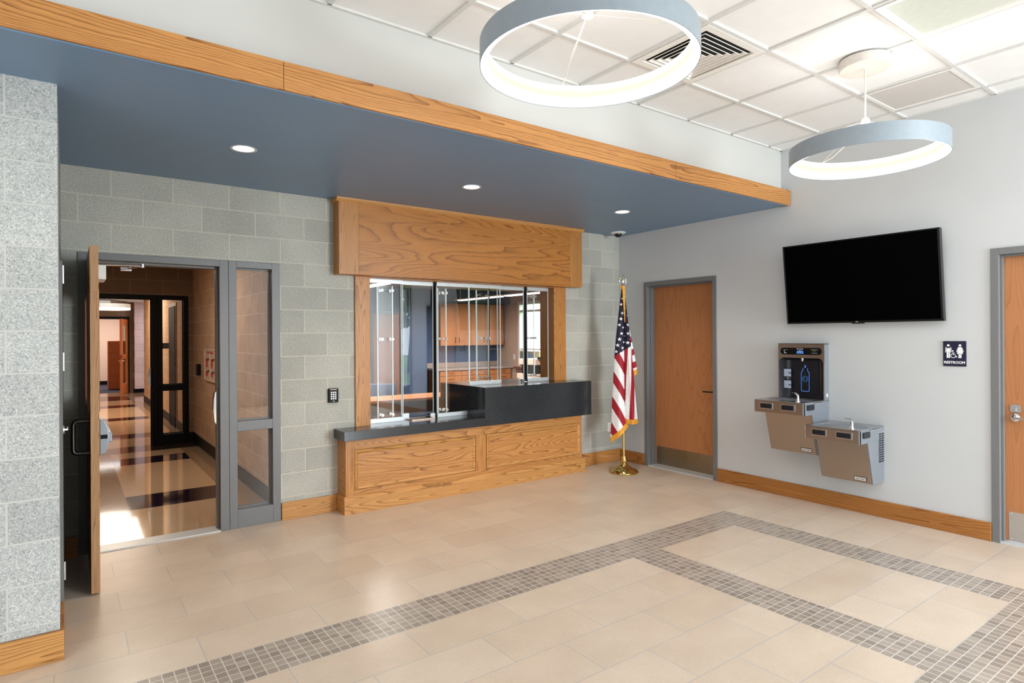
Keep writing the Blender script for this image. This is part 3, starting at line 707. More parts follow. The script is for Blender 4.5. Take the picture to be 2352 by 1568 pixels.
tf = thing('ceiling_troffer', 'white framed square lay-in light fitting cut off at the top edge of the ceiling', 'light', (-1.76, -4.19, H))
a0, a1, b0, b1 = GX0 + GP + 0.012, GX0 + 2 * GP - 0.012, GY0 - 2 * GP + 0.012, GY0 - GP - 0.012
def rc2(d, z): return [(a0 + d, b0 + d, z), (a1 - d, b0 + d, z), (a1 - d, b1 - d, z), (a0 + d, b1 - d, z)]
mb = MB(); mb.bridge(rc2(0, H - 0.001), rc2(0, H - 0.004)); mb.bridge(rc2(0, H - 0.004), rc2(0.03, H - 0.004)); mb.bridge(rc2(0.03, H - 0.004), rc2(0.04, H + 0.006)); mb.build('frame', M['vent'], tf)
MB().box(a0 + 0.038, a1 - 0.038, b0 + 0.038, b1 - 0.038, H + 0.004, H + 0.006).build('lens', plain('unlit_lens', (206, 210, 200), 0.3), tf)

# ================================================================== TELEVISION
tv = thing('wall_television', 'large black flat television tilted down on the white wall above the fountains', 'television', (0, -2.9, 2.05))
# face plane leans forward at the top
def tvp(y, s, d=0.0):   # s 0 bottom .. 1 top, d depth behind the face
    ang = math.atan2(0.08, 0.733)
    return (-0.07 - 0.08 * s + d * math.cos(ang), y, 1.677 + 0.732 * s - d * 0.0)
YA, YBt = -2.268, -3.557
def tvbox(ya, yb, s0, s1, d0, d1, mb):
    v = [tvp(ya, s0, d0), tvp(yb, s0, d0), tvp(yb, s1, d0), tvp(ya, s1, d0), tvp(ya, s0, d1), tvp(yb, s0, d1), tvp(yb, s1, d1), tvp(ya, s1, d1)]
    mb.add(v, [(0, 1, 2, 3), (4, 7, 6, 5), (0, 4, 5, 1), (1, 5, 6, 2), (2, 6, 7, 3), (3, 7, 4, 0)])
mb = MB(); tvbox(YA, YBt, 0, 1, 0.004, 0.05, mb)
for q in ((YA, YBt, 0.0, 0.022), (YA, YBt, 0.985, 1.0)): tvbox(q[0], q[1], q[2], q[3], -0.002, 0.004, mb)
tvbox(YA, YA - 0.012, 0, 1, -0.002, 0.004, mb); tvbox(YBt, YBt + 0.016, 0, 1, -0.002, 0.004, mb)
mb.build('bezel', M['bezel'], tv, bevel=0.001)
mb = MB(); tvbox(YA - 0.012, YBt + 0.016, 0.022, 0.985, 0.0015, 0.0035, mb); mb.build('screen', M['screen'], tv)
mb = MB(); tvbox(-2.86, -2.96, -0.012, 0.0, 0.0, 0.02, mb); mb.build('sensor_bar', M['bezel'], tv)
text_mesh('LG', 0.018, lambda u, v, w: (tvp(0, 0.011)[0] - 0.0025, -2.905 - u, 1.677 + 0.008 + v), M['text'], 'logo', tv)
mb = MB(); mb.box(-0.055, 0, -3.1, -2.7, 1.85, 2.25); mb.box(-0.068, -0.05, -3.05, -3.0, 1.8, 2.3); mb.box(-0.068, -0.05, -2.8, -2.75, 1.8, 2.3); mb.build('wall_mount', M['black'], tv)

# ================================================================== RESTROOM SIGN
sg = thing('restroom_sign', 'navy restroom sign with white figures beside the right hand door', 'sign', (0, -3.608, 1.418))
SY0, SY1, SZ0, SZ1 = -3.531, -3.685, 1.318, 1.516
MB().box(-0.008, 0, SY1, SY0, SZ0, SZ1).build('panel', M['navy'], sg, bevel=0.001)
def sp(u, v, w=0.0): return (-0.0085 - w, SY0 - u, SZ0 + v)   # u to the right 0...154, v up 0...198
def poly(mb, pts): n = len(pts); mb.add([sp(*p) for p in pts], [tuple(range(n))])
def disc(mb, cu, cv, r, n=20): poly(mb, [(cu + r * math.cos(2 * PI * k / n), cv + r * math.sin(2 * PI * k / n)) for k in range(n)])
mb = MB(); c = 0.036
disc(mb, c, 0.164, 0.0095); 
for q in ((c - 0.0125, c + 0.0125, 0.108, 0.151), (c - 0.0205, c - 0.0145, 0.108, 0.148), (c + 0.0145, c + 0.0205, 0.108, 0.148), (c - 0.0205, c + 0.0205, 0.143, 0.151), (c - 0.0115, c - 0.001, 0.065, 0.11), (c + 0.001, c + 0.0115, 0.065, 0.11)):
    poly(mb, [(q[0], q[2]), (q[1], q[2]), (q[1], q[3]), (q[0], q[3])])
mb.build('man_figure', M['text'], sg)
mb = MB(); c = 0.114
disc(mb, c, 0.164, 0.0095)
poly(mb, [(c - 0.010, 0.151), (c + 0.010, 0.151), (c + 0.0195, 0.097), (c - 0.0195, 0.097)])
poly(mb, [(c - 0.010, 0.151), (c - 0.014, 0.149), (c - 0.025, 0.113), (c - 0.019, 0.111)]); poly(mb, [(c + 0.010, 0.151), (c + 0.014, 0.149), (c + 0.025, 0.113), (c + 0.019, 0.111)])
for q in ((c - 0.010, c - 0.001, 0.065, 0.1), (c + 0.001, c + 0.010, 0.065, 0.1)): poly(mb, [(q[0], q[2]), (q[1], q[2]), (q[1], q[3]), (q[0], q[3])])
mb.build('woman_figure', M['text'], sg)
mb = MB()
disc(mb, 0.066, 0.121, 0.0055)
ang = [math.radians(110 + k * 14) for k in range(18)]
for i in range(len(ang) - 1):
    a, b = ang[i], ang[i + 1]; R_, r_ = 0.0185, 0.0145; cu, cv = 0.0685, 0.083
    poly(mb, [(cu + R_ * math.cos(a), cv + R_ * math.sin(a)), (cu + R_ * math.cos(b), cv + R_ * math.sin(b)), (cu + r_ * math.cos(b), cv + r_ * math.sin(b)), (cu + r_ * math.cos(a), cv + r_ * math.sin(a))])
poly(mb, [(0.064, 0.115), (0.0685, 0.115), (0.0705, 0.092), (0.066, 0.092)]); poly(mb, [(0.067, 0.106), (0.081, 0.106), (0.081, 0.102), (0.067, 0.102)])
poly(mb, [(0.066, 0.093), (0.083, 0.093), (0.083, 0.089), (0.066, 0.089)]); poly(mb, [(0.080, 0.092), (0.0845, 0.092), (0.092, 0.073), (0.087, 0.072)]); poly(mb, [(0.087, 0.072), (0.096, 0.077), (0.0975, 0.073), (0.089, 0.069)])
mb.build('wheelchair_symbol', M['text'], sg)
text_mesh('RESTROOM', 0.0275, lambda u, v, w: sp(0.077 + u, 0.029 + v, w), M['text'], 'lettering', sg, bold=0.0009)

# ================================================================== DRINKING FOUNTAINS
def fountain(label, yl, yr, ztop, zbot, xb, loc, vents):
    t = thing('drinking_fountain', label, 'fountain', loc, 'steel drinking fountains')
    XF = -0.452; zap = ztop - 0.115
    # lower cabinet: tapering front, side panels
    mb = MB()
    mb.prism([(0.0, zbot), (xb + 0.006, zbot), (-0.300, zap + 0.005), (-0.30, zap + 0.03), (0.0, zap + 0.03)], 'y', yl - 0.012, yr + 0.002)
    mb.prism([(0.0, zap), (-0.285, zap), (-0.30, zap + 0.10), (0.0, ztop - 0.006)], 'y', yl - 0.002, yr)
    cab = mb.build('cabinet', M['side_steel'], t, bevel=0.003)
    dx, dz = (-0.300 - xb), (zap - zbot)
    def fp(s, y, o=0.0): return (xb + dx * s - o, y, zbot + dz * s)
    mb = MB()
    v = [fp(0, yl - 0.022, 0.002), fp(0, yr + 0.014, 0.002), fp(1, yr + 0.014, 0.002), fp(1, yl - 0.022, 0.002), fp(0, yl - 0.022, -0.01), fp(0, yr + 0.014, -0.01), fp(1, yr + 0.014, -0.01), fp(1, yl - 0.022, -0.01)]
    mb.add(v, [(0, 1, 2, 3), (4, 7, 6, 5), (0, 4, 5, 1), (1, 5, 6, 2), (2, 6, 7, 3), (3, 7, 4, 0)])
    fpn = mb.build('front_panel', M['bronze_steel'], t, bevel=0.001)
    # maker plate
    yc = yr + 0.10; s0 = 0.09
    def lp(u, vv, w): 
        a = fp((vv + 0.028) / dz + 0.02, yc - u, 0.004 + w); return a
    mb = MB(); mb.add([lp(-0.05, -0.018, 0), lp(0.05, -0.018, 0), lp(0.05, 0.018, 0), lp(-0.05, 0.018, 0)], [(0, 1, 2, 3)]); mb.add([lp(-0.046, -0.014, 0.0006), lp(0.046, -0.014, 0.0006), lp(0.046, 0.014, 0.0006), lp(-0.046, 0.014, 0.0006)], [(0, 1, 2, 3)], 1)
    nb = mb.build('name_plate', [M['black'], M['plate']], fpn)
    text_mesh('Halsey Taylor', 0.0135, lambda u, vv, w: lp(u, vv, 0.0012), M['black'], 'lettering', nb, bold=0.0004)
    # apron
    mb = MB(); mb.prism([(XF, zap), (XF, ztop - 0.004), (-0.30, ztop - 0.004), (-0.30, zap)], 'y', yl, yr)
    ap = mb.build('apron', M['bronze_steel'], t, bevel=0.004)
    MB().box(XF - 0.002, -0.28, yl - 0.002, yl + 0.003, zap, ztop - 0.003).build('apron_side', M['side_steel'], t, bevel=0.002)
    mb = MB(); mb.box(XF - 0.002, -0.28, yr - 0.003, yr + 0.002, zap, ztop - 0.003); mb.box(XF - 0.003, XF + 0.02, yr - 0.003, yr + 0.012, zap, ztop - 0.003)
    mb.build('apron_side', M['side_steel'], t, bevel=0.002)
    for ya_, yb_ in ((yl - 0.055, yl - 0.185), (yl - 0.26, yl - 0.395)):
        za, zb = ztop - 0.083, ztop - 0.022
        bz = MB(); bz.prism(rrect(yb_, ya_, za, zb, 0.004), 'x', XF - 0.005, XF + 0.002); bz = bz.build('push_bar_bezel', M['steel'], ap, bevel=0.001)
        pb = MB(); pb.prism(rrect(yb_ + 0.01, ya_ - 0.01, za + 0.010, zb - 0.010, 0.004), 'x', XF - 0.012, XF - 0.003); pb.build('push_bar', M['dkblue'], bz, bevel=0.002)
    pb = MB(); pb.prism(rrect(-0.405, -0.288, ztop - 0.070, ztop - 0.020, 0.012), 'y', yr - 0.014, yr - 0.002); pb.build('side_push_bar', M['dkblue'], t, bevel=0.002)
    # basin top
    yc, hw = (yl + yr) / 2, (yl - yr) / 2
    N = 48; xm = -0.235
    def el(rx, ry, z, x=xm): return [(x + rx * math.cos(2 * PI * k / N), yc + ry * math.sin(2 * PI * k / N), z) for k in range(N)]
    def rect(z, g=0.0):
        out = []
        for k in range(N):
            a = 2 * PI * k / N; cx_, cy_ = math.cos(a), math.sin(a); s = 1.0 / max(abs(cx_), abs(cy_))
            out.append(((XF - g + 0.0) / 2 + (-(XF - g) / 2) * cx_ * s, yc + (hw + g) * cy_ * s, z))
        return out
    mb = MB(); mb.bridge(rect(ztop - 0.006, 0.002), rect(ztop, 0.001)); mb.bridge(rect(ztop, 0.001), rect(ztop, -0.012)); mb.bridge(rect(ztop, -0.012), el(0.185, hw - 0.03, ztop - 0.004)); mb.bridge(el(0.185, hw - 0.03, ztop - 0.004), el(0.165, hw - 0.06, ztop - 0.02), 0, True)
    mb.bridge(el(0.165, hw - 0.06, ztop - 0.02), el(0.06, 0.07, ztop - 0.035), 0, True); mb.add(el(0.06, 0.07, ztop - 0.035), [tuple(range(N))])
    bs = mb.build('basin', M['steel'], t)
    MB().lathe([(0.0, 0.001), (0.026, 0.001), (0.028, -0.001)], (xm, yc, ztop - 0.0335), 24).build('drain', M['chrome'], bs)
    bx, by = -0.36, yr + 0.10
    mb = MB(); mb.lathe([(0.0, 0), (0.020, 0), (0.018, 0.012), (0.012, 0.02), (0.012, 0.03), (0, 0.03)], (bx, by, ztop - 0.006), 24)
    mb.tube([(bx, by, ztop + 0.015), (bx, by, ztop + 0.045), (bx + 0.006, by + 0.006, ztop + 0.058), (bx + 0.022, by + 0.026, ztop + 0.07), (bx + 0.04, by + 0.045, ztop + 0.068)], [0.011, 0.011, 0.012, 0.012, 0.010], 12)
    mb.box(bx + 0.02, bx + 0.045, by + 0.03, by + 0.07, ztop + 0.072, ztop + 0.078)
    mb.build('bubbler', M['chrome'], t)
    for x_, z_ in ((-0.43, ztop - 0.018), (-0.24, ztop - 0.012), (-0.20, ztop - 0.02), (-0.02, ztop - 0.05)): MB().lathe([(0.006, 0), (0.004, -0.003), (0, -0.0035)], (x_, yr - 0.0005, z_), 10, axis='y').build('screw', M['chrome'], cab)
    if vents:
        mb = MB()
        for k in range(13):
            z = ztop - 0.058 - k * 0.0195
            for xa, xb_ in ((-0.098, -0.062), (-0.047, -0.011)): mb.prism(rrect(xa, xb_, z - 0.011, z, 0.003), 'y', yr - 0.003, yr - 0.001)
        mb.build('side_louvres', M['dkblue'], cab)
    return t
f1 = fountain('higher steel drinking fountain carrying the bottle filler', -2.155, -2.625, 0.972, 0.485, -0.205, (0, -2.39, 0.485), False)
f2 = fountain('lower steel drinking fountain at right with louvred side', -2.640, -3.090, 0.787, 0.31, -0.205, (0, -2.86, 0.31), True)
# bottle filler
bf = thing('bottle_filler', 'tall steel bottle filling station with dark alcove above the higher fountain', 'dispenser', (0, -2.39, 0.972))
FX = -0.085; yl, yr = -2.181, -2.622; zb, zt = 0.972, 1.487
mb = MB(); mb.box(FX + 0.012, 0, yl - 0.001, yl, zb, zt); mb.box(FX + 0.012, 0, yr, yr + 0.003, zb, zt); mb.box(FX + 0.012, 0, yr, yl, zt - 0.003, zt)
mb.build('housing', M['side_steel'], bf, bevel=0.001)
MB().box(FX - 0.002, 0.0, yr - 0.001, yl + 0.001, zt, zt + 0.003).build('top_cap', M['black'], bf)
inn = rrect(yr + 0.008, yl - 0.008, zb + 0.002, 1.355, (0.003, 0.003, 0.05, 0.05), 8)
cyc, czc = (yl + yr) / 2, (zb + zt) / 2
def outer_for(p):
    # matching point on the outer rectangle
    dy, dz = p[0] - cyc, p[1] - (zb + 1.355) / 2
    hy = (yl - yr) / 2; cz = (zb + 1.355) / 2
    s = 1e9
    if abs(dy) > 1e-9: s = min(s, hy / abs(dy))
    if dz > 0: s = min(s, (zt - cz) / dz)
    elif dz < 0: s = min(s, (cz - zb) / -dz)
    return (cyc + dy * s, cz + dz * s)
mb = MB()
O = [outer_for(p) for p in inn]
for nm in range(1):
    # patch the two top corners by snapping nearest points
    for (cy_, cz_) in ((yl, zt), (yr, zt)):
        i = min(range(len(O)), key=lambda k: (O[k][0] - cy_) ** 2 + (O[k][1] - cz_) ** 2); O[i] = (cy_, cz_)
mb.bridge([(FX, p[0], p[1]) for p in O], [(FX, p[0], p[1]) for p in inn]); mb.bridge([(FX, p[0], p[1]) for p in O], [(FX + 0.014, p[0], p[1]) for p in O]); mb.bridge([(FX, p[0], p[1]) for p in inn], [(FX + 0.012, p[0], p[1]) for p in inn])
mb.build('face_plate', M['bronze_steel'], bf)
mb = MB()
nn = 14
prof = []
for k in range(nn + 1):
    y = yr + 0.008 + (yl - yr - 0.016) * k / nn; s = abs(2 * k / nn - 1); prof.append((y, FX + 0.01 + 0.062 * (1 - s ** 6)))
vs = [];
for (y, x) in prof:
    vs += [(x, y, zb + 0.001), (x, y, 1.33), (FX + 0.006, y, 1.358)]
fs = []
for k in range(nn): fs += [(3 * k, 3 * k + 3, 3 * k + 4, 3 * k + 1), (3 * k + 1, 3 * k + 4, 3 * k + 5, 3 * k + 2)]
mb.add(vs, fs, 0, True)
al = mb.build('alcove', M['dkblue'], bf)
XA = FX + 0.066
mb = MB(); mb.lathe([(0.013, 1.365), (0.013, 1.335), (0.009, 1.322), (0.0, 1.32)], (FX + 0.03, -2.405, 0), 20); mb.build('nozzle', M['steel'], bf)
# glowing bottle outline, drop and sensor ring
cyb = -2.412
def line(mb, pts, w):
    for a, b in zip(pts[:-1], pts[1:]):
        d = Vector((b[0] - a[0], b[1] - a[1])); L = d.length; d /= L; n = Vector((-d.y, d.x)) * w / 2; e = d * w * 0.4
        q = [(a[0] - e.x + n.x, a[1] - e.y + n.y), (b[0] + e.x + n.x, b[1] + e.y + n.y), (b[0] + e.x - n.x, b[1] + e.y - n.y), (a[0] - e.x - n.x, a[1] - e.y - n.y)]
        mb.add([(XA - 0.001, cyb - p[0], p[1]) for p in q], [(0, 1, 2, 3)])
mb = MB()
line(mb, [(-0.022, 1.255), (-0.022, 1.238), (-0.026, 1.228), (-0.037, 1.215), (-0.038, 1.21), (-0.038, 1.047), (-0.035, 1.041), (-0.029, 1.038), (0.029, 1.038), (0.035, 1.041), (0.038, 1.047), (0.038, 1.21), (0.037, 1.215), (0.026, 1.228), (0.022, 1.238), (0.022, 1.255)], 0.0045)
cc = [(0.027 * math.cos(2 * PI * k / 24), 1.155 + 0.027 * math.sin(2 * PI * k / 24)) for k in range(25)]
line(mb, cc, 0.0018)
for s in (-1, 1): line(mb, [(s * 0.014 * math.cos(a), 1.155 + 0.018 * math.sin(a)) for a in (-1, -0.5, 0, 0.5, 1)], 0.0022)
dr = [(0.0, 1.292), (0.004, 1.278), (0.0075, 1.269), (0.0055, 1.262), (0.0, 1.26), (-0.0055, 1.262), (-0.0075, 1.269), (-0.004, 1.278)]
mb.add([(XA - 0.001, cyb - p[0], p[1]) for p in dr], [tuple(range(8))])
mb.build('bottle_outline', M['bottleblue'], al, label='blue glowing bottle outline')
mb = MB()
for za, zb2 in ((1.172, 1.243), (1.06, 1.132)):
    mb.box(XA - 0.024, XA - 0.022, -2.285, -2.212, za, zb2)
mb.add([(XA - 0.022, -2.258, 1.162), (XA - 0.022, -2.240, 1.162), (XA - 0.022, -2.249, 1.146)], [(0, 1, 2)])
stk = mb.build('instruction_stickers', M['sticker'], al)
for z in (1.205, 1.09): MB().tube([(XA - 0.026, -2.262, z + 0.008), (XA - 0.026, -2.272, z), (XA - 0.026, -2.284, z + 0.004), (XA - 0.026, -2.290, z - 0.008)], 0.0035, 6).build('sticker_drawing', M['dkblue'], stk)
# display strip
mb = MB(); mb.prism(rrect(-2.602, -2.205, 1.385, 1.450, 0.031, 8), 'x', FX - 0.003, FX + 0.001); dp = mb.build('display_strip', M['black'], bf, bevel=0.001)
def dpl(u, v, w): return (FX - 0.0045, -2.4 - u, 1.418 + v)
text_mesh('Halsey Taylor', 0.0115, lambda u, v, w: dpl(u, v + 0.021, w), M['text'], 'lettering', dp, bold=0.0004)
mb = MB()
def dq(mb, u0, u1, v0, v1): mb.add([dpl(u0, v0, 0), dpl(u1, v0, 0), dpl(u1, v1, 0), dpl(u0, v1, 0)], [(0, 1, 2, 3)])
dq(mb, -0.034, 0.034, -0.022, -0.012); dq(mb, -0.03, -0.005, -0.010, 0.004); dq(mb, 0.005, 0.03, -0.010, 0.004); mb.build('blue_logo', M['bottleblue'], dp)
mb = MB(); dq(mb, -0.0025, 0.0025, -0.015, 0.012); mb.build('logo_stem', M['text'], dp)
text_mesh('FILTER STATUS', 0.0062, lambda u, v, w: dpl(u - 0.145, v + 0.012, w), M['text'], 'lettering', dp)
mb = MB(); dq(mb, -0.157, -0.151, -0.006, 0.008); dq(mb, -0.157, -0.146, -0.020, -0.013); dq(mb, -0.143, -0.134, -0.020, -0.013); mb.build('status_marks', M['text'], dp)
text_mesh('HELPED ELIMINATE', 0.0072, lambda u, v, w: dpl(u + 0.135, v + 0.014, w), M['text'], 'lettering', dp)
text_mesh('00000', 0.014, lambda u, v, w: dpl(u + 0.135, v + 0.0, w), M['green_print'], 'counter_digits', dp)
text_mesh('PLASTIC BOTTLES', 0.0066, lambda u, v, w: dpl(u + 0.135, v - 0.017, w), M['text'], 'lettering', dp)
MB().box(-0.045, -0.02, yr - 0.0015, yr, 1.0, 1.03).build('rating_label', M['plate'], bf)

# ================================================================== FLAG
px0, py0 = -0.486, -0.521
fp_ = thing('flagpole', 'brass flagpole on a round ribbed base beside the corner', 'flagpole', (px0, py0, 0))
mb = MB(); mb.lathe([(0.0, 0), (0.162, 0), (0.166, 0.008), (0.162, 0.018), (0.150, 0.026), (0.146, 0.032), (0.10, 0.055), (0.06, 0.078), (0.045, 0.10), (0.040, 0.11), (0, 0.11)], (px0, py0, 0), 64)
mb.build('base', M['brass'], fp_)
mb = MB(); mb.lathe([(0.03, 0.108), (0.034, 0.115), (0.034, 0.165), (0.030, 0.17), (0.030, 0.185), (0, 0.185)], (px0, py0, 0), 24); mb.tube([(px0 - 0.03, py0 - 0.02, 0.15), (px0 - 0.05, py0 - 0.03, 0.15)], 0.006, 8)
mb.build('collar', M['brass'], fp_)
MB().tube([(px0, py0, 0.15), (px0, py0, 2.12)], 0.0135, 16).build('pole', M['brass'], fp_)
RV = Vector((0.807, -0.591, 0)); FV = Vector((-0.591, -0.807, 0))   # sideways and outward directions of the drape
def W3(X, Y, d=0.0):
    """drape sheet: X sideways, Y down (sheet units of 1.666 mm), d outwards in metres"""
    p = Vector((px0, py0, 0)) + RV * ((X - 273) * 0.001666) + FV * d
    return (p.x, p.y, 1.5775 - ((Y / 3.015 + 600) - 770.8) * 0.00502)
mb = MB(); ez = 2.10
mb.lathe([(0.014, 2.09), (0.02, 2.10), (0.016, 2.12), (0.011, 2.13), (0.011, 2.15), (0.018, 2.16), (0.013, 2.17), (0.0, 2.172)], (px0, py0, 0), 20)
def P(a, z, d=0.0): v = Vector((px0, py0, z)) + RV * a + FV * d; return tuple(v)
mb.tube([P(0, 2.165), P(0.0, 2.19), P(0.0, 2.215), P(0.002, 2.235), P(0.004, 2.25)], [0.012, 0.022, 0.020, 0.012, 0.010], 12)
mb.tube([P(0.002, 2.245, 0.0), P(0.004, 2.262, 0.004), P(0.004, 2.266, 0.016), P(0.004, 2.258, 0.026)], [0.010, 0.0115, 0.008, 0.002], 10)
for s in (-1, 1):
    mb.tube([P(s * 0.012, 2.225), P(s * 0.028, 2.240), P(s * 0.038, 2.222), P(s * 0.037, 2.19), P(s * 0.032, 2.162)], [0.008, 0.012, 0.011, 0.008, 0.002], 8)
mb.tube([P(0, 2.18, -0.01), P(0, 2.15, -0.02)], [0.012, 0.004], 8)
mb.build('eagle_finial', plain('silvered_eagle', (226, 222, 214), 0.2, 1.0), fp_)

fl = thing('flag', 'gold fringed American flag hanging in folds from the brass pole', 'flag', (px0, py0, 1.2))
def interp(tab, t):
    for (t0, v0), (t1, v1) in zip(tab[:-1], tab[1:]):
        if t <= t1: 
            s = (t - t0) / (t1 - t0); return v0 + (v1 - v0) * s
    return tab[-1][1]
stars = [(265, 262, 9), (257, 302, 12), (265, 362, 12), (254, 402, 14), (243, 443, 13), (269, 461, 10), (303, 443, 13), (258, 502, 14), (302, 503, 13), (243, 542, 15), (273, 562, 9), (299, 566, 15), (231, 583, 15), (264, 601, 13), (221, 627, 12), (279, 520, 5), (299, 381, 6), (316, 540, 5)]
def in_star(X, Y):
    for sx, sy, r in stars:
        dx, dy = X - sx, Y - sy
        if dx * dx + dy * dy > r * r: continue
        a = (math.atan2(dx, -dy)) % (2 * PI / 5); a = min(a, 2 * PI / 5 - a); rr = math.hypot(dx, dy)
        # five pointed star edge
        ri = r * 0.40; x1_, y1_ = r, 0.0; x2_, y2_ = ri * math.cos(PI / 5), ri * math.sin(PI / 5)
        px_, py_ = rr * math.cos(a), rr * math.sin(a)
        if (x2_ - x1_) * (py_ - y1_) - (y2_ - y1_) * (px_ - x1_) >= 0: return True
    return False
def colA(X, Y):
    if Y < 655 - 0.6 * (X - 212): return 1 if in_star(X, Y) else 2
    q = Y - 1.75 * (X - 200); return 0 if ((q - 566) / 190.0) % 1.0 < 0.45 else 1
def colB(X, Y):
    if Y < 655 - 0.6 * (X - 212): return 1 if in_star(X, Y) else 2
    q = X + 0.05 * (Y - 620); return 0 if (q < 299 or 328 <= q < 360) else 1
def colC(X, Y):
    q = Y + 0.35 * (X - 330); return 0 if ((q - 520) / 92.0) % 1.0 < 0.48 else 1
def drape(L, R, colf, bulge, nm, nu=46, nv=330, back=0.0, Yb=None):
    mb = MB(); grid = []; info = []
    for j in range(nv + 1):
        tt = j / nv; row = []
        XL, YL = interp(L[0], tt), interp(L[1], tt); XR, YR = interp(R[0], tt), interp(R[1], tt)
        for i in range(nu + 1):
            s = i / nu; X = XL + (XR - XL) * s; Y = YL + (YR - YL) * s
            d = bulge(s, tt) + back
            row.append((X, Y, d))
        grid.append(row)
    vs = [W3(*p) for row in grid for p in row]; o = nu + 1
    base_ = len(mb.v); mb.v += vs
    for j in range(nv):
        for i in range(nu):
            X = (grid[j][i][0] + grid[j + 1][i + 1][0]) / 2; Y = (grid[j][i][1] + grid[j + 1][i + 1][1]) / 2
            mb.f.append([j * o + i, j * o + i + 1, (j + 1) * o + i + 1, (j + 1) * o + i]); mb.mi.append(colf(X, Y)); mb.smooth.append(True)
    return mb, grid
def TX(pts): return [(k, v) for k, v in pts]
FM = [M['flag_red'], M['flag_white'], M['flag_navy']]
parts_ = []
mbA, gA = drape(([(0, 262), (0.13, 245), (0.32, 222), (0.45, 210), (0.62, 200), (0.75, 192), (0.9, 185), (1, 178)], [(0, 195), (1, 1222)]),
                ([(0, 276), (0.3, 277), (0.8, 280), (0.95, 288), (1, 300)], [(0, 195), (1, 1108)]), colA,
                lambda s, t: 0.02 + (0.015 + 0.05 * t) * math.sin(PI * min(1, s * 1.02)) + 0.006 * t * math.sin(s * 9 + 3 * t), 'a')
mbB, gB = drape(([(0, 275), (0.4, 279), (1, 279)], [(0, 195), (1, 1096)]),
                ([(0, 281), (0.15, 296), (0.3, 312), (0.45, 326), (0.6, 338), (0.8, 352), (1, 368)], [(0, 195), (1, 1096)]), colB,
                lambda s, t: 0.015 + (0.02 + 0.05 * t) * math.sin(PI * s) + 0.008 * t * math.sin(s * 12 + 1), 'b', nu=40)
mbC, gC = drape(([(0, 306), (1, 336)], [(0, 445), (1, 768)]), ([(0, 314), (0.5, 343), (1, 370)], [(0, 450), (1, 748)]), colC,
                lambda s, t: 0.01 + 0.02 * math.sin(PI * s), 'c', nu=24, nv=110, back=-0.02)
for q in (mbB, mbC):
    o = len(mbA.v); mbA.v += q.v; mbA.f += [[i + o for i in f_] for f_ in q.f]; mbA.mi += q.mi; mbA.smooth += q.smooth
clo = mbA.build('cloth', FM, fl, solid=0.002)
mb = MB()
def fringe(row, drop, dx=0.0):
    n = len(row)
    for i in range(0, n - 1):
        X0, Y0_, d0 = row[i]; X1, Y1_, d1 = row[i + 1]
        j = random.uniform(-2, 2)
        mb.quad(W3(X0, Y0_ - 4, d0 + 0.002), W3(X1, Y1_ - 4, d1 + 0.002), W3(X1 + dx, Y1_ + drop + j, d1 + 0.003), W3(X0 + dx, Y0_ + drop + j, d0 + 0.003))
fringe(gA[-1], 34, 6); mb.build('gold_fringe', M['gold'], fl, solid=0.002)
mb = MB(); fringe(gB[-1], 28); mb.build('gold_fringe', M['gold'], fl, solid=0.002)
mb = MB(); fringe(gC[-1], 34); mb.build('gold_fringe', M['gold'], fl, solid=0.002)
mb = MB()
for j in range(0, 90):   # fringe along the fold at the top
    t = j / 90; X = 262 + 15 * t; Y = 175 + 250 * t; w = 17 * (1 - t) + 4
    mb.quad(W3(X, Y, 0.06), W3(X + w, Y + random.uniform(-3, 3), 0.065), W3(X + w, Y + 3.4, 0.065), W3(X, Y + 3.4, 0.06))
for j in range(40): 
    t = j / 40; mb.quad(W3(250 + 3 * t, 172 + t * 22, 0.04), W3(262, 170 + t * 22, 0.045), W3(262, 174 + t * 22, 0.045), W3(250 + 3 * t, 176 + t * 22, 0.04))
mb.build('gold_fringe', M['gold'], fl, solid=0.002)
# red point showing in the bottom fold
# ================================================================== CORRIDOR BEHIND THE OPEN DOOR
HX = -4.11; HL = -6.4; HZ = 2.62
S(MB().box(HL, HX + 2.0, 0.2, 15.6, -0.1, -0.001).box(-5.593, -4.178, 0.06, 0.2, -0.1, -0.001).build('floor_corridor', M['terrazzo']))
S(MB().box(HX, HX + 0.15, 0.2, 12.3, 0, HZ).build('wall_corridor_right', M['block_hall_y']))
S(MB().box(HL - 0.15, HL, 0.2, 15.6, 0, HZ).build('wall_corridor_left', M['block_hall_y']))
# cross wall with the second frame
mb = MB(); Y2 = 4.9
mb.box(HL, -5.593, Y2, Y2 + 0.2, 0, HZ); mb.box(-4.178, HX, Y2, Y2 + 0.2, 0, HZ); mb.box(-5.593, -4.178, Y2, Y2 + 0.2, 2.21, HZ)
S(mb.build('wall_corridor_cross', M['block_hall_x']))
S(MB().box(HX - 2.3, HX + 2.0, 0.2, 15.6, HZ, HZ + 0.1).build('ceiling_corridor', M['act']))
mb = MB()
for k in range(26): mb.box(HL, HX, 0.5 + 0.61 * k, 0.52 + 0.61 * k, HZ - 0.004, HZ)
for k in range(5): mb.box(-6.2 + 0.61 * k, -6.18 + 0.61 * k, 0.2, 15.6, HZ - 0.004, HZ)
S(mb.build('ceiling_corridor_grid', M['grid']))
def rub(name, boxes): return S(fboxes(boxes, name, M['rubber'], None, 0.003))
rub('baseboard_corridor', [(HX - 0.012, HX, 0.2, Y2, 0, 0.15), (-4.178, HX - 0.012, Y2 - 0.012, Y2, 0, 0.15), (HX - 0.012, HX, Y2 + 0.2, 12.3, 0, 0.15), (HX, HX + 1.9, 15.36, 15.4, 0, 0.15)])
d5 = struct('door_5', (-5, Y2, 0))
frame_entry('door_5', Y2, 0.15, M['frame_dark'], M['glass'], d5, M['frame_dark'])
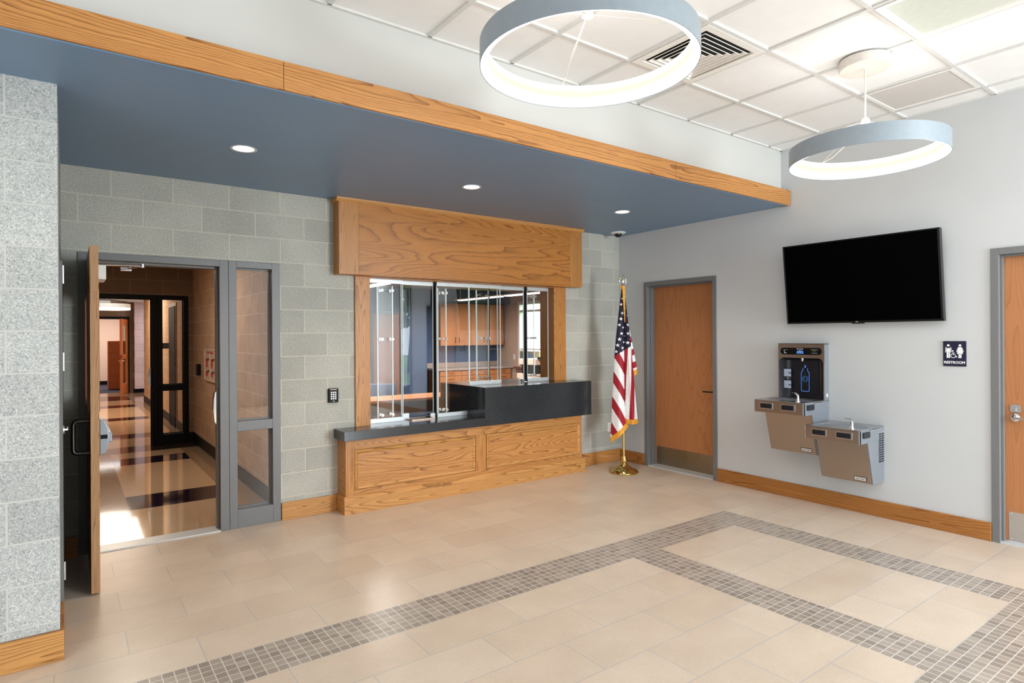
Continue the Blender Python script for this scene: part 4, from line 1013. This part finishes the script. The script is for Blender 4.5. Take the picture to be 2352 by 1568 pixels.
st = MB(); st.prism([(-4.669, 0.86), (-4.69, 0.89), (-4.70, 0.98), (-4.695, 1.06), (-4.685, 1.13), (-4.669, 1.14)], 'y', Y2 + 0.035, Y2 + 0.085); st.build('strike', M['chrome'], d5)
mb = MB(); mb.tube([(-5.2, Y2 + 0.25, 2.14), (-4.95, Y2 + 0.1, 2.10)], 0.006, 6); mb.box(-5.3, -5.15, Y2 + 0.18, Y2 + 0.26, 2.09, 2.14); mb.build('closer_arm', M['steel'], d5)
# far end
mb = MB(); YF = 15.4
mb.box(HL, -5.30, YF, YF + 0.15, 0, HZ); mb.box(-4.20, HX + 2.0, YF, YF + 0.15, 0, HZ); mb.box(-5.30, -4.20, YF, YF + 0.15, 2.2, HZ)
S(mb.build('wall_corridor_end', block('brown_block_far', 'x', -4.11, (150, 124, 98), (120, 98, 78), 0.06, 0.3)))
S(MB().box(-4.10, -3.80, 15.1, 15.4, 0.12, HZ).build('wall_pilaster', block('lilac_block_far', 'x', -4.10, (196, 176, 172), (168, 150, 148), 0.05, 0.2)))
S(MB().box(HX + 1.9, HX + 2.05, 12.3, 15.6, 0, HZ).build('wall_corridor_branch', M['block_hall_y']))
d6 = struct('door_6', (-4.7, YF, 0))
fboxes([(-5.30, -5.25, YF - 0.015, YF + 0.15, 0, 2.2), (-4.25, -4.20, YF - 0.015, YF + 0.15, 0, 2.2), (-5.25, -4.25, YF - 0.015, YF + 0.15, 2.13, 2.2)], 'door_frame', M['frame_dark'], d6)
# half open leaf hinged on the right jamb
hinge = Vector((-4.255, YF - 0.02, 0)); dirv = Vector((-0.24, -0.97, 0)).normalized(); nrm = Vector((dirv.y, -dirv.x, 0)) * 0.022
def leafbox(mb, a0_, a1_, z0, z1, th=1.0):
    q = [hinge + dirv * a0_ + nrm * th, hinge + dirv * a1_ + nrm * th, hinge + dirv * a1_ - nrm * th, hinge + dirv * a0_ - nrm * th]
    mb.prism([(p.x, p.y) for p in q], 'z', z0, z1)
mb = MB(); leafbox(mb, 0, 0.9, 0.012, 0.3); leafbox(mb, 0, 0.9, 1.0, 1.12); leafbox(mb, 0, 0.9, 1.95, 2.12); leafbox(mb, 0, 0.14, 0.3, 1.95); leafbox(mb, 0.72, 0.9, 0.3, 1.95)
lf6 = mb.build('door_leaf', plain('orange_oak_leaf', (186, 100, 46), 0.4), d6)
mb = MB(); leafbox(mb, 0.14, 0.72, 0.3, 1.0, 0.05); leafbox(mb, 0.14, 0.72, 1.12, 1.95, 0.05); mb.build('glass_pane', M['glass'], lf6)
mb = MB(); c_ = hinge + dirv * 0.83
for s in (-1, 1):
    a = c_ + nrm.normalized() * s * 0.022; b = c_ + nrm.normalized() * s * 0.07
    mb.tube([(a.x, a.y, 0.95), (b.x, b.y, 0.95), (b.x - dirv.x * 0.11, b.y - dirv.y * 0.11, 0.95)], 0.01, 8)
mb.build('lever_handle', M['chrome'], lf6)
# room beyond
S(MB().box(-6.4, -3.2, YF + 0.15, 19.5, -0.1, 0.0).build('floor_far_room', M['carpet']))
S(MB().box(-6.4, -3.2, 19.5, 19.6, 0, HZ).box(-3.3, -3.2, YF + 0.15, 19.5, 0, HZ).box(-6.5, -6.4, YF + 0.15, 19.5, 0, HZ).build('wall_far_room', M['pink']))
S(MB().box(-6.4, -3.2, YF, 19.6, HZ, HZ + 0.1).build('ceiling_far_room', M['act']))
rub('baseboard_far_room', [(-6.4, -3.3, 19.48, 19.5, 0, 0.13)])
fc_ = thing('filing_cabinet', 'orange wooden cabinet in the room at the end of the corridor', 'cabinet', (-4.4, 16.9, 0))
MB().box(-4.66, -4.0, 16.8, 17.3, 0.02, 1.5).build('carcass', plain('orange_cabinet', (190, 104, 44), 0.45), fc_, bevel=0.004)
fboxes([(-4.65, -4.01, 16.785, 16.8, 0.06 + 0.36 * k, 0.40 + 0.36 * k) for k in range(4)], 'drawer_front', plain('orange_cabinet_front', (184, 98, 40), 0.45), fc_, sep=True)
# fittings on the corridor wall
kc = thing('wall_panel', 'beige wall panel with red fittings on the corridor wall', 'panel', (HX, 3.45, 1.21))
MB().box(HX - 0.02, HX, 3.06, 3.83, 1.0, 1.425).build('back_board', plain('pale_panel', (196, 168, 146), 0.5), kc, bevel=0.003)
mb = MB()
for (ya, yb, za, zb) in ((3.06, 3.83, 1.41, 1.425), (3.06, 3.83, 1.0, 1.015), (3.06, 3.08, 1.0, 1.425), (3.81, 3.83, 1.0, 1.425), (3.44, 3.46, 1.0, 1.37)): mb.box(HX - 0.028, HX - 0.02, ya, yb, za, zb)
mb.build('panel_frame', plain('pale_frame', (214, 196, 180), 0.5), kc)
mb = MB()
for y in (3.30, 3.66):
    for z in (1.07, 1.19, 1.25): mb.box(HX - 0.03, HX - 0.02, y - 0.02, y + 0.05, z, z + 0.05)
mb.box(HX - 0.03, HX - 0.02, 3.25, 3.65, 1.375, 1.39)
mb.build('red_fittings', M['red'], kc)
mb = MB()
for y in (3.22, 3.58):
    for z in (1.12, 1.28): mb.tube([(HX - 0.03, y - 0.08, z + 0.02), (HX - 0.03, y + 0.06, z)], 0.006, 6)
mb.build('dark_hooks', M['black'], kc)
al_ = thing('fire_alarm_pull', 'small dark alarm box with red lamp near the far corridor frame', 'alarm', (HX, 4.35, 1.12))
MB().box(HX - 0.05, HX, 4.27, 4.42, 1.04, 1.2).build('box', M['black'], al_, bevel=0.005)
MB().box(HX - 0.056, HX - 0.05, 4.38, 4.42, 1.17, 1.19).build('lamp', M['red'], al_)
# navy side door with projecting sign
d7 = struct('door_7', (HX, 7.05, 0))
fboxes([(HX - 0.015, HX, 6.62, 7.5, 0, 2.2)], 'door_frame', plain('lilac_frame', (150, 130, 140), 0.5), d7)
fboxes([(HX - 0.03, HX - 0.015, 6.68, 7.44, 0.0, 2.14)], 'door_leaf', plain('navy_door', (10, 14, 40), 0.7, spec=0.1), d7)
rs = thing('projecting_sign', 'small black sign projecting from the corridor wall by the navy door', 'sign', (HX, 7.5, 1.43))
MB().box(HX - 0.22, HX, 7.505, 7.52, 1.38, 1.485).build('plate', M['black'], rs)
MB().box(HX - 0.12, HX - 0.07, 7.503, 7.505, 1.42, 1.45).build('faded_mark', plain('grey_mark', (70, 76, 90), 0.5), rs)
# ceiling ring in the corridor
def simple_ring(x, y, z, label):
    t = thing('corridor_ring_light', label, 'light', (x, y, z), 'ring lights in the corridor'); n = 48; R = 0.42
    def lp(r, zz): return [(x + r * math.cos(2 * PI * k / n), y + r * math.sin(2 * PI * k / n), zz) for k in range(n)]
    m = MB(); m.bridge(lp(R, z + 0.02), lp(R, z + 0.1), 0, True); m.bridge(lp(R, z + 0.1), lp(0.3, z + 0.1)); m.build('shell', M['lampshell'], t)
    m = MB(); m.bridge(lp(R, z + 0.02), lp(R - 0.01, z - 0.02), 0, True); m.bridge(lp(R - 0.01, z - 0.02), lp(0.001, z - 0.02)); m.build('diffuser', M['hallglow'], t)
    m = MB(); m.lathe([(0, HZ), (0.1, HZ), (0.1, HZ - 0.03), (0, HZ - 0.03)], (x, y, 0), 20); m.tube([(x, y, HZ - 0.03), (x, y, z + 0.05)], 0.004, 6); m.build('stem', M['canopy'], t)
    return t
simple_ring(-4.98, 9.9, 2.2, 'glowing ring light seen through the second corridor frame')
tr_ = thing('corridor_troffer', 'square ceiling light over the dark striped corridor floor', 'light', (-5.2, 2.2, HZ))
fboxes([(-5.5, -4.9, 2.0, 2.6, HZ - 0.006, HZ - 0.001)], 'frame', M['grid'], tr_); fboxes([(-5.46, -4.94, 2.04, 2.56, HZ - 0.009, HZ - 0.006)], 'lens', plain('dim_lens', (200, 196, 188), 0.5), tr_)

# ================================================================== OFFICE BEHIND THE SERVICE WINDOW
OZ = 2.6; OB = 6.45; OR = 2.62; OL = HX + 0.15
S(MB().box(OL, OR, 0.2, OB, -0.1, -0.0005).build('floor_office', M['carpet']))
S(MB().box(OL, OR, 0.2, OB + 0.1, OZ, OZ + 0.1).build('ceiling_office', plain('office_ceiling', (206, 196, 188), 0.8)))
S(MB().box(OL, OR + 0.1, OB, OB + 0.1, 0, OZ).build('wall_office_back', M['blue_office']))
S(MB().box(OL - 0.02, OL, 0.2, OB, 0, OZ).build('wall_office_left', M['blue_office']))
S(MB().box(OL, 0.60, OB - 0.22, OB, 0, OZ).build('wall_office_pier', M['blue_office']))
mb = MB()
mb.box(OR, OR + 0.12, 0.2, 4.55, 0, OZ); mb.box(OR, OR + 0.12, 5.62, OB, 0, OZ); mb.box(OR, OR + 0.12, 4.55, 5.62, 0, 0.88); mb.box(OR, OR + 0.12, 4.55, 5.62, 2.35, OZ)
S(mb.build('wall_office_right', M['beige_office']))
S(MB().box(OL, -3.47, 0.2, 0.22, 0, OZ).box(-0.99, OR, 0.2, 0.22, 0, OZ).box(-3.47, -0.99, 0.2, 0.22, 2.145, OZ).build('wall_office_front', M['beige_office']))
S(MB().box(0.86, OR, 5.95, OB, 2.31, OZ).build('wall_office_soffit', plain('navy_soffit', (58, 74, 108), 0.6)))
w2 = struct('window_2', (OR, 5.1, 0.9))
fboxes([(OR - 0.03, OR + 0.1, 5.56, 5.62, 0.9, 2.35), (OR - 0.03, OR + 0.1, 4.55, 4.60, 0.9, 2.35), (OR - 0.03, OR + 0.1, 4.6, 5.56, 2.28, 2.35), (OR, OR + 0.08, 4.6, 5.56, 2.11, 2.16), (OR, OR + 0.08, 4.6, 5.56, 1.26, 1.30)], 'frame', M['plate'], w2)
MB().box(OR + 0.04, OR + 0.044, 4.6, 5.56, 0.9, 2.28).build('glass_pane', M['glass'], w2)
fboxes([(OR - 0.12, OR + 0.02, 4.5, 5.68, 0.84, 0.885)], 'sill', M['maple_dark'], w2)
acu = thing('window_air_conditioner', 'grey air conditioner unit set in the office window', 'appliance', (OR, 5.2, 0.95))
MB().box(OR - 0.10, OR + 0.06, 4.95, 5.46, 0.90, 1.24).build('casing', plain('ac_casing', (150, 120, 96), 0.5), acu, bevel=0.006)
MB().box(OR - 0.105, OR - 0.10, 5.0, 5.40, 0.98, 1.2).build('louvred_face', plain('ac_face', (90, 128, 150), 0.3), acu)
# cabinets
uc = thing('wall_cabinet', 'honey coloured wall cabinets on the blue office wall', 'cabinet', (1.7, OB, 1.38))
MB().box(0.86, 2.54, 6.12, OB, 1.372, 2.305).build('carcass', M['maple_dark'], uc)
ex = [0.862, 1.271, 1.657, 2.02, 2.538]
for i in range(4):
    d = MB().box(ex[i] + 0.003, ex[i + 1] - 0.003, 6.10, 6.12, 1.376, 2.300).build('cabinet_door', M['maple'], uc, bevel=0.001)
    hx = (ex[i + 1] - 0.05) if i % 2 == 0 else (ex[i] + 0.05)
    MB().tube([(hx, 6.10, 1.44), (hx, 6.07, 1.44), (hx, 6.07, 1.55), (hx, 6.10, 1.55)], 0.006, 6).build('handle', M['nickel'], d)
bc = thing('base_cabinet', 'honey coloured base cabinets with drawers under a grey countertop', 'cabinet', (1.7, OB, 0))
MB().box(0.66, 2.58, 5.87, OB - 0.004, 0.0, 0.848).build('carcass', M['maple_dark'], bc)
bx_ = [0.70, 1.236, 1.662, 2.08, 2.56]
for i in range(4):
    d = MB().box(bx_[i] + 0.004, bx_[i + 1] - 0.004, 5.85, 5.87, 0.73, 0.845).build('drawer', M['maple'], bc, bevel=0.001)
    xm = (bx_[i] + bx_[i + 1]) / 2; MB().tube([(xm - 0.06, 5.85, 0.79), (xm - 0.06, 5.82, 0.79), (xm + 0.06, 5.82, 0.79), (xm + 0.06, 5.85, 0.79)], 0.005, 6).build('handle', M['nickel'], d)
    d = MB().box(bx_[i] + 0.004, bx_[i + 1] - 0.004, 5.85, 5.87, 0.1, 0.722).build('cabinet_door', M['maple'], bc, bevel=0.001)
    MB().tube([(xm - 0.06, 5.85, 0.66), (xm - 0.06, 5.82, 0.66), (xm + 0.06, 5.82, 0.66), (xm + 0.06, 5.85, 0.66)], 0.005, 6).build('handle', M['nickel'], d)
tag(MB().box(0.62, OR, 5.82, OB, 0.85, 0.89).box(0.62, OR, OB - 0.02, OB, 0.89, 0.99).box(OR - 0.02, OR, 5.84, OB, 0.89, 0.99).build('office_countertop', M['ctop']), 'grey laminate countertop with backsplash on the office base cabinets', 'countertop')
d8 = struct('door_8', (-0.34, OB - 0.22, 0))
fboxes([(-0.70, -0.635, OB - 0.245, OB - 0.22, 0, 2.11), (-0.055, 0.0, OB - 0.245, OB - 0.22, 0, 2.11), (-0.70, 0.0, OB - 0.245, OB - 0.22, 2.045, 2.11)], 'door_frame', plain('dark_navy_frame', (30, 36, 60), 0.4), d8)
MB().box(-0.635, -0.055, OB - 0.235, OB - 0.22, 0.01, 2.045).build('door_leaf', plain('office_door', (146, 84, 48), 0.45), d8)
# work desks
def desk(x0, x1, y0, y1, label):
    t = thing('office_desk', label, 'desk', ((x0 + x1) / 2, (y0 + y1) / 2, 0), 'office desks')
    MB().box(x0, x1, y0, y1, 0.705, 0.74).build('worktop', M['desktop'], t, bevel=0.003)
    MB().box(x0 + 0.03, x1 - 0.03, y0 + 0.03, y0 + 0.05, 0.05, 0.704).build('modesty_panel', M['desk_panel'], t)
    for x in (x0 + 0.02, x1 - 0.04): MB().box(x, x + 0.025, y0 + 0.05, y1 - 0.05, 0, 0.704).build('end_panel', M['desk_panel'], t)
    return t
desk(-3.4, -1.15, 2.0, 2.62, 'long tan desk right behind the service window')
desk(-2.9, -1.25, 4.15, 4.85, 'tan desk farther back by the blue wall')
def chair(x, y, rz, label):
    t = thing('office_chair', label, 'chair', (x, y, 0), 'office chairs behind the window')
    c, s = math.cos(rz), math.sin(rz)
    def L(px_, py_, pz): return (x + px_ * c - py_ * s, y + px_ * s + py_ * c, pz)
    def lb(mb, a, b, c_, d, e, f_):
        v = [L(p, q, r) for r in (e, f_) for (p, q) in ((a, c_), (b, c_), (b, d), (a, d))]
        mb.add(v, [(0, 3, 2, 1), (4, 5, 6, 7), (0, 1, 5, 4), (1, 2, 6, 5), (2, 3, 7, 6), (3, 0, 4, 7)])
    m = MB(); lb(m, -0.24, 0.24, -0.23, 0.23, 0.44, 0.51); m.build('seat', M['seat'], t, bevel=0.02)
    m = MB(); lb(m, -0.22, 0.22, 0.22, 0.27, 0.56, 0.84); m.build('backrest', M['seat'], t, bevel=0.02)
    for sg_ in (-1, 1):
        m = MB(); m.tube([L(sg_ * 0.27, -0.2, 0.0), L(sg_ * 0.27, -0.2, 0.66), L(sg_ * 0.27, 0.1, 0.68), L(sg_ * 0.27, 0.22, 0.62), L(sg_ * 0.27, 0.25, 0.0)], 0.011, 8); m.build('leg_frame', M['chrome'], t)
    m = MB(); m.tube([L(-0.27, 0.0, 0.44), L(0.27, 0.0, 0.44)], 0.012, 8); m.tube([L(-0.2, 0.23, 0.5), L(-0.2, 0.25, 0.75)], 0.01, 6); m.tube([L(0.2, 0.23, 0.5), L(0.2, 0.25, 0.75)], 0.01, 6); m.build('crossbar', M['chrome'], t)
    return t
chair(-2.55, 3.35, 0.3, 'blue grey chair at the left between the two office desks')
chair(-1.75, 3.3, -0.4, 'blue grey chair on the right between the two office desks')
# pendant strip lights
def strip(x, y0, y1, label, z=2.3):
    t = thing('linear_pendant', label, 'light', (x, (y0 + y1) / 2, z), 'linear office pendants')
    m = MB(); m.prism([(x - 0.04, z + 0.03), (x + 0.04, z + 0.03), (x + 0.09, z + 0.005), (x - 0.09, z + 0.005)], 'y', y0, y1); m.build('housing', plain('warm_white_metal', (240, 226, 208), 0.35), t)
    m = MB(); m.box(x - 0.05, x + 0.05, y0 + 0.08, (y0 + y1) / 2 - 0.08, z - 0.012, z + 0.004); m.box(x - 0.05, x + 0.05, (y0 + y1) / 2 + 0.08, y1 - 0.08, z - 0.012, z + 0.004); m.build('lens', M['troffer'], t)
    for yy in (y0 + 0.25, y1 - 0.1):
        m = MB(); m.tube([(x, yy, z + 0.03), (x, yy, OZ)], 0.008, 8); m.lathe([(0.03, z + 0.03), (0.012, z + 0.06)], (x, yy, 0), 12); m.build('stem', M['grid'], t)
strip(0.71, 1.9, 5.13, 'long suspended strip light in front of the wall cabinets')
strip(-2.17, 2.1, 4.6, 'suspended strip light at the left side of the office')
# copier
cpz = thing('copier', 'pale copier standing by the beige office wall', 'copier', (2.0, 4.2, 0))
MB().box(1.72, 2.35, 3.9, 4.5, 0.02, 0.82).build('body', M['printer'], cpz, bevel=0.01)
MB().box(1.75, 2.32, 3.93, 4.47, 1.0, 1.12).build('scanner', M['printer'], cpz, bevel=0.01)
MB().box(1.78, 2.3, 3.96, 4.4, 0.82, 1.0).build('output_bay', M['black'], cpz)
MB().box(1.80, 2.0, 3.86, 3.93, 1.12, 1.16).build('control_panel', M['black'], cpz)
fboxes([(1.74, 2.33, 3.888, 3.9, 0.1 + 0.24 * k, 0.31 + 0.24 * k) for k in range(3)], 'paper_drawer', plain('drawer_front', (206, 176, 160), 0.5), cpz, sep=True)
wo = thing('switch_plate', 'white switch plate on the beige office wall above the countertop end', 'switch', (OR, 5.75, 1.1))
MB().box(OR - 0.008, OR, 5.76, 5.83, 1.04, 1.16).build('plate', M['plate'], wo)

# ================================================================== GLAZING BEHIND THE CAMERA, OUTSIDE
w3 = struct('window_3', (0, -6.05, 0.3))
fboxes([(-0.02, 0.04, -5.53, -5.50, 0.3, 2.75), (-0.02, 0.04, -6.75, -6.08, 0.3, 2.75), (-0.02, 0.04, -6.08, -5.53, 2.72, 2.75), (-0.02, 0.04, -6.08, -5.53, 0.3, 0.34)], 'frame', M['frame'], w3)
MB().box(0.01, 0.014, -6.08, -5.53, 0.34, 2.72).build('glass_pane', M['glass'], w3)
w4 = struct('window_4', (-0.9, REAR, 0.15))  # unseen window, added to bring daylight in from the right rear
fb = []
for k in range(3): fb.append((-1.75 + 0.8 * k, -1.70 + 0.8 * k, REAR - 0.12, REAR, 0.15, 2.9))
fb += [(-1.75, -0.1, REAR - 0.12, REAR, 2.84, 2.9), (-1.75, -0.1, REAR - 0.12, REAR, 0.15, 0.2)]
fboxes(fb, 'frame', M['frame'], w4)
MB().box(-1.7, -0.15, REAR - 0.06, REAR - 0.056, 0.2, 2.84).build('glass_pane', M['glass'], w4)
S(MB().box(-30, 45, -45, REAR - 0.25, -0.2, -0.12).box(0.3, 45, REAR - 0.25, 45, -0.2, -0.12).build('ground_lawn', M['grass']))
S(MB().box(0.3, 4.2, -14, -2, -0.12, -0.1).box(-12, 4.2, -13.5, REAR - 0.25, -0.12, -0.1).build('ground_path', M['paving']))
def tree(x, y, h, label):
    t = thing('garden_tree', label, 'tree', (x, y, -0.12), 'trees outside')
    MB().tube([(x, y, -0.12), (x + 0.1, y, h * 0.3), (x, y + 0.1, h * 0.55)], [0.22, 0.17, 0.1], 10).build('trunk', M['bark'], t)
    m = MB()
    for k in range(900):
        a, b = random.uniform(0, 2 * PI), math.acos(random.uniform(-1, 1)); r = random.uniform(0.55, 1.0) * h * 0.36
        c = Vector((x + r * math.sin(b) * math.cos(a), y + r * math.sin(b) * math.sin(a), h * 0.66 + r * 0.95 * math.cos(b)))
        u = Vector((random.uniform(-1, 1), random.uniform(-1, 1), random.uniform(-1, 1))).normalized() * 0.28; v = u.orthogonal().normalized() * 0.2
        m.quad(c - u, c - v, c + u, c + v)
    m.build('crown', M['leaf'], t)
for x, y, h, l in ((7.6, -20.5, 6.4, 'leafy tree on the lawn nearest the tall side window'), (4.6, -27.0, 8.0, 'second leafy tree farther out on the lawn')): tree(x, y, h, l)

# ================================================================== LIGHT
def area(name, loc, rot, sx, sy, power, col=(1, 1, 1), spread=180):
    l = bpy.data.lights.new(name, 'AREA'); l.shape = 'RECTANGLE'; l.size = sx; l.size_y = sy; l.energy = power; l.color = col; l.spread = math.radians(spread)
    o = bpy.data.objects.new(name, l); o.location = loc; o.rotation_euler = rot; COL.objects.link(o); return o
DAY = (0.86, 0.94, 1.0); WARM = (1.0, 0.80, 0.58); NEUT = (1.0, 0.95, 0.88)
area('added_daylight_rear', (-0.92, REAR + 0.05, 1.55), (math.radians(90), 0, 0), 1.55, 2.6, 340, DAY)           # faces +y; lamp added to strengthen daylight at the unseen rear window
area('added_fill_left', (WL + 0.05, -5.5, 1.7), (math.radians(90), 0, math.radians(-90)), 4.5, 2.6, 110, DAY)  # added fill lamp; the left wall has no window here
area('lobby_ceiling_fill', (-2.6, -6.6, H - 0.03), (0, 0, 0), 3.6, 3.0, 80, (0.97, 0.98, 1.0))
for x, y in ((-4.707, -1.12), (-2.918, -1.112), (-1.117, -1.115)):
    l = bpy.data.lights.new('downlight_lamp', 'SPOT'); l.energy = 72; l.color = (1.0, 0.79, 0.58); l.spot_size = math.radians(115); l.spot_blend = 0.9; l.shadow_soft_size = 0.06
    o = bpy.data.objects.new('downlight_lamp', l); o.location = (x, y, SZ - 0.012); COL.objects.link(o)
for x, y, z in ((-3.63, -3.275, 2.83), (-1.5, -3.605, 2.66)):
    l = bpy.data.lights.new('pendant_lamp', 'POINT'); l.energy = 9; l.color = (1.0, 0.97, 0.93); l.shadow_soft_size = 0.3
    o = bpy.data.objects.new('pendant_lamp', l); o.location = (x, y, z + 0.2); COL.objects.link(o)
area('corridor_lamp', (-5.2, 2.3, HZ - 0.03), (0, 0, 0), 0.6, 0.6, 27, (1.0, 0.87, 0.73))
area('corridor_lamp', (-5.0, 9.5, HZ - 0.03), (0, 0, 0), 1.2, 3.0, 110, (1.0, 0.84, 0.66))
area('corridor_lamp', (-3.0, 14.0, HZ - 0.03), (0, 0, 0), 1.2, 1.0, 40, (0.95, 0.88, 1.0))
area('far_room_lamp', (-4.8, 17.6, HZ - 0.03), (0, 0, 0), 1.6, 1.6, 90, (1.0, 0.95, 0.9))
area('office_lamp', (0.7, 3.6, 2.26), (0, 0, 0), 0.2, 3.0, 130, (1.0, 0.9, 0.8))
area('office_lamp', (-2.17, 3.3, 2.26), (0, 0, 0), 0.2, 2.4, 70, (1.0, 0.92, 0.84))

w = bpy.data.worlds.new('sky'); scn.world = w; w.use_nodes = True
nt = w.node_tree; nt.nodes.clear()
ow = nt.nodes.new('ShaderNodeOutputWorld'); bg = nt.nodes.new('ShaderNodeBackground'); bg.inputs[0].default_value = (0.86, 0.93, 1.0, 1); bg.inputs[1].default_value = 7.0
nt.links.new(bg.outputs[0], ow.inputs[0])

scn.view_settings.view_transform = 'Standard'; scn.view_settings.look = 'None'; scn.view_settings.exposure = 0.0; scn.view_settings.gamma = 1.0
try:
    c = scn.cycles; c.use_denoising = True; c.denoiser = 'OPENIMAGEDENOISE'; c.max_bounces = 7; c.diffuse_bounces = 4; c.glossy_bounces = 3; c.transmission_bounces = 4; c.transparent_max_bounces = 16
    c.caustics_reflective = False; c.caustics_refractive = False; c.sample_clamp_indirect = 6.0; c.use_adaptive_sampling = True; c.adaptive_threshold = 0.02
except Exception: pass
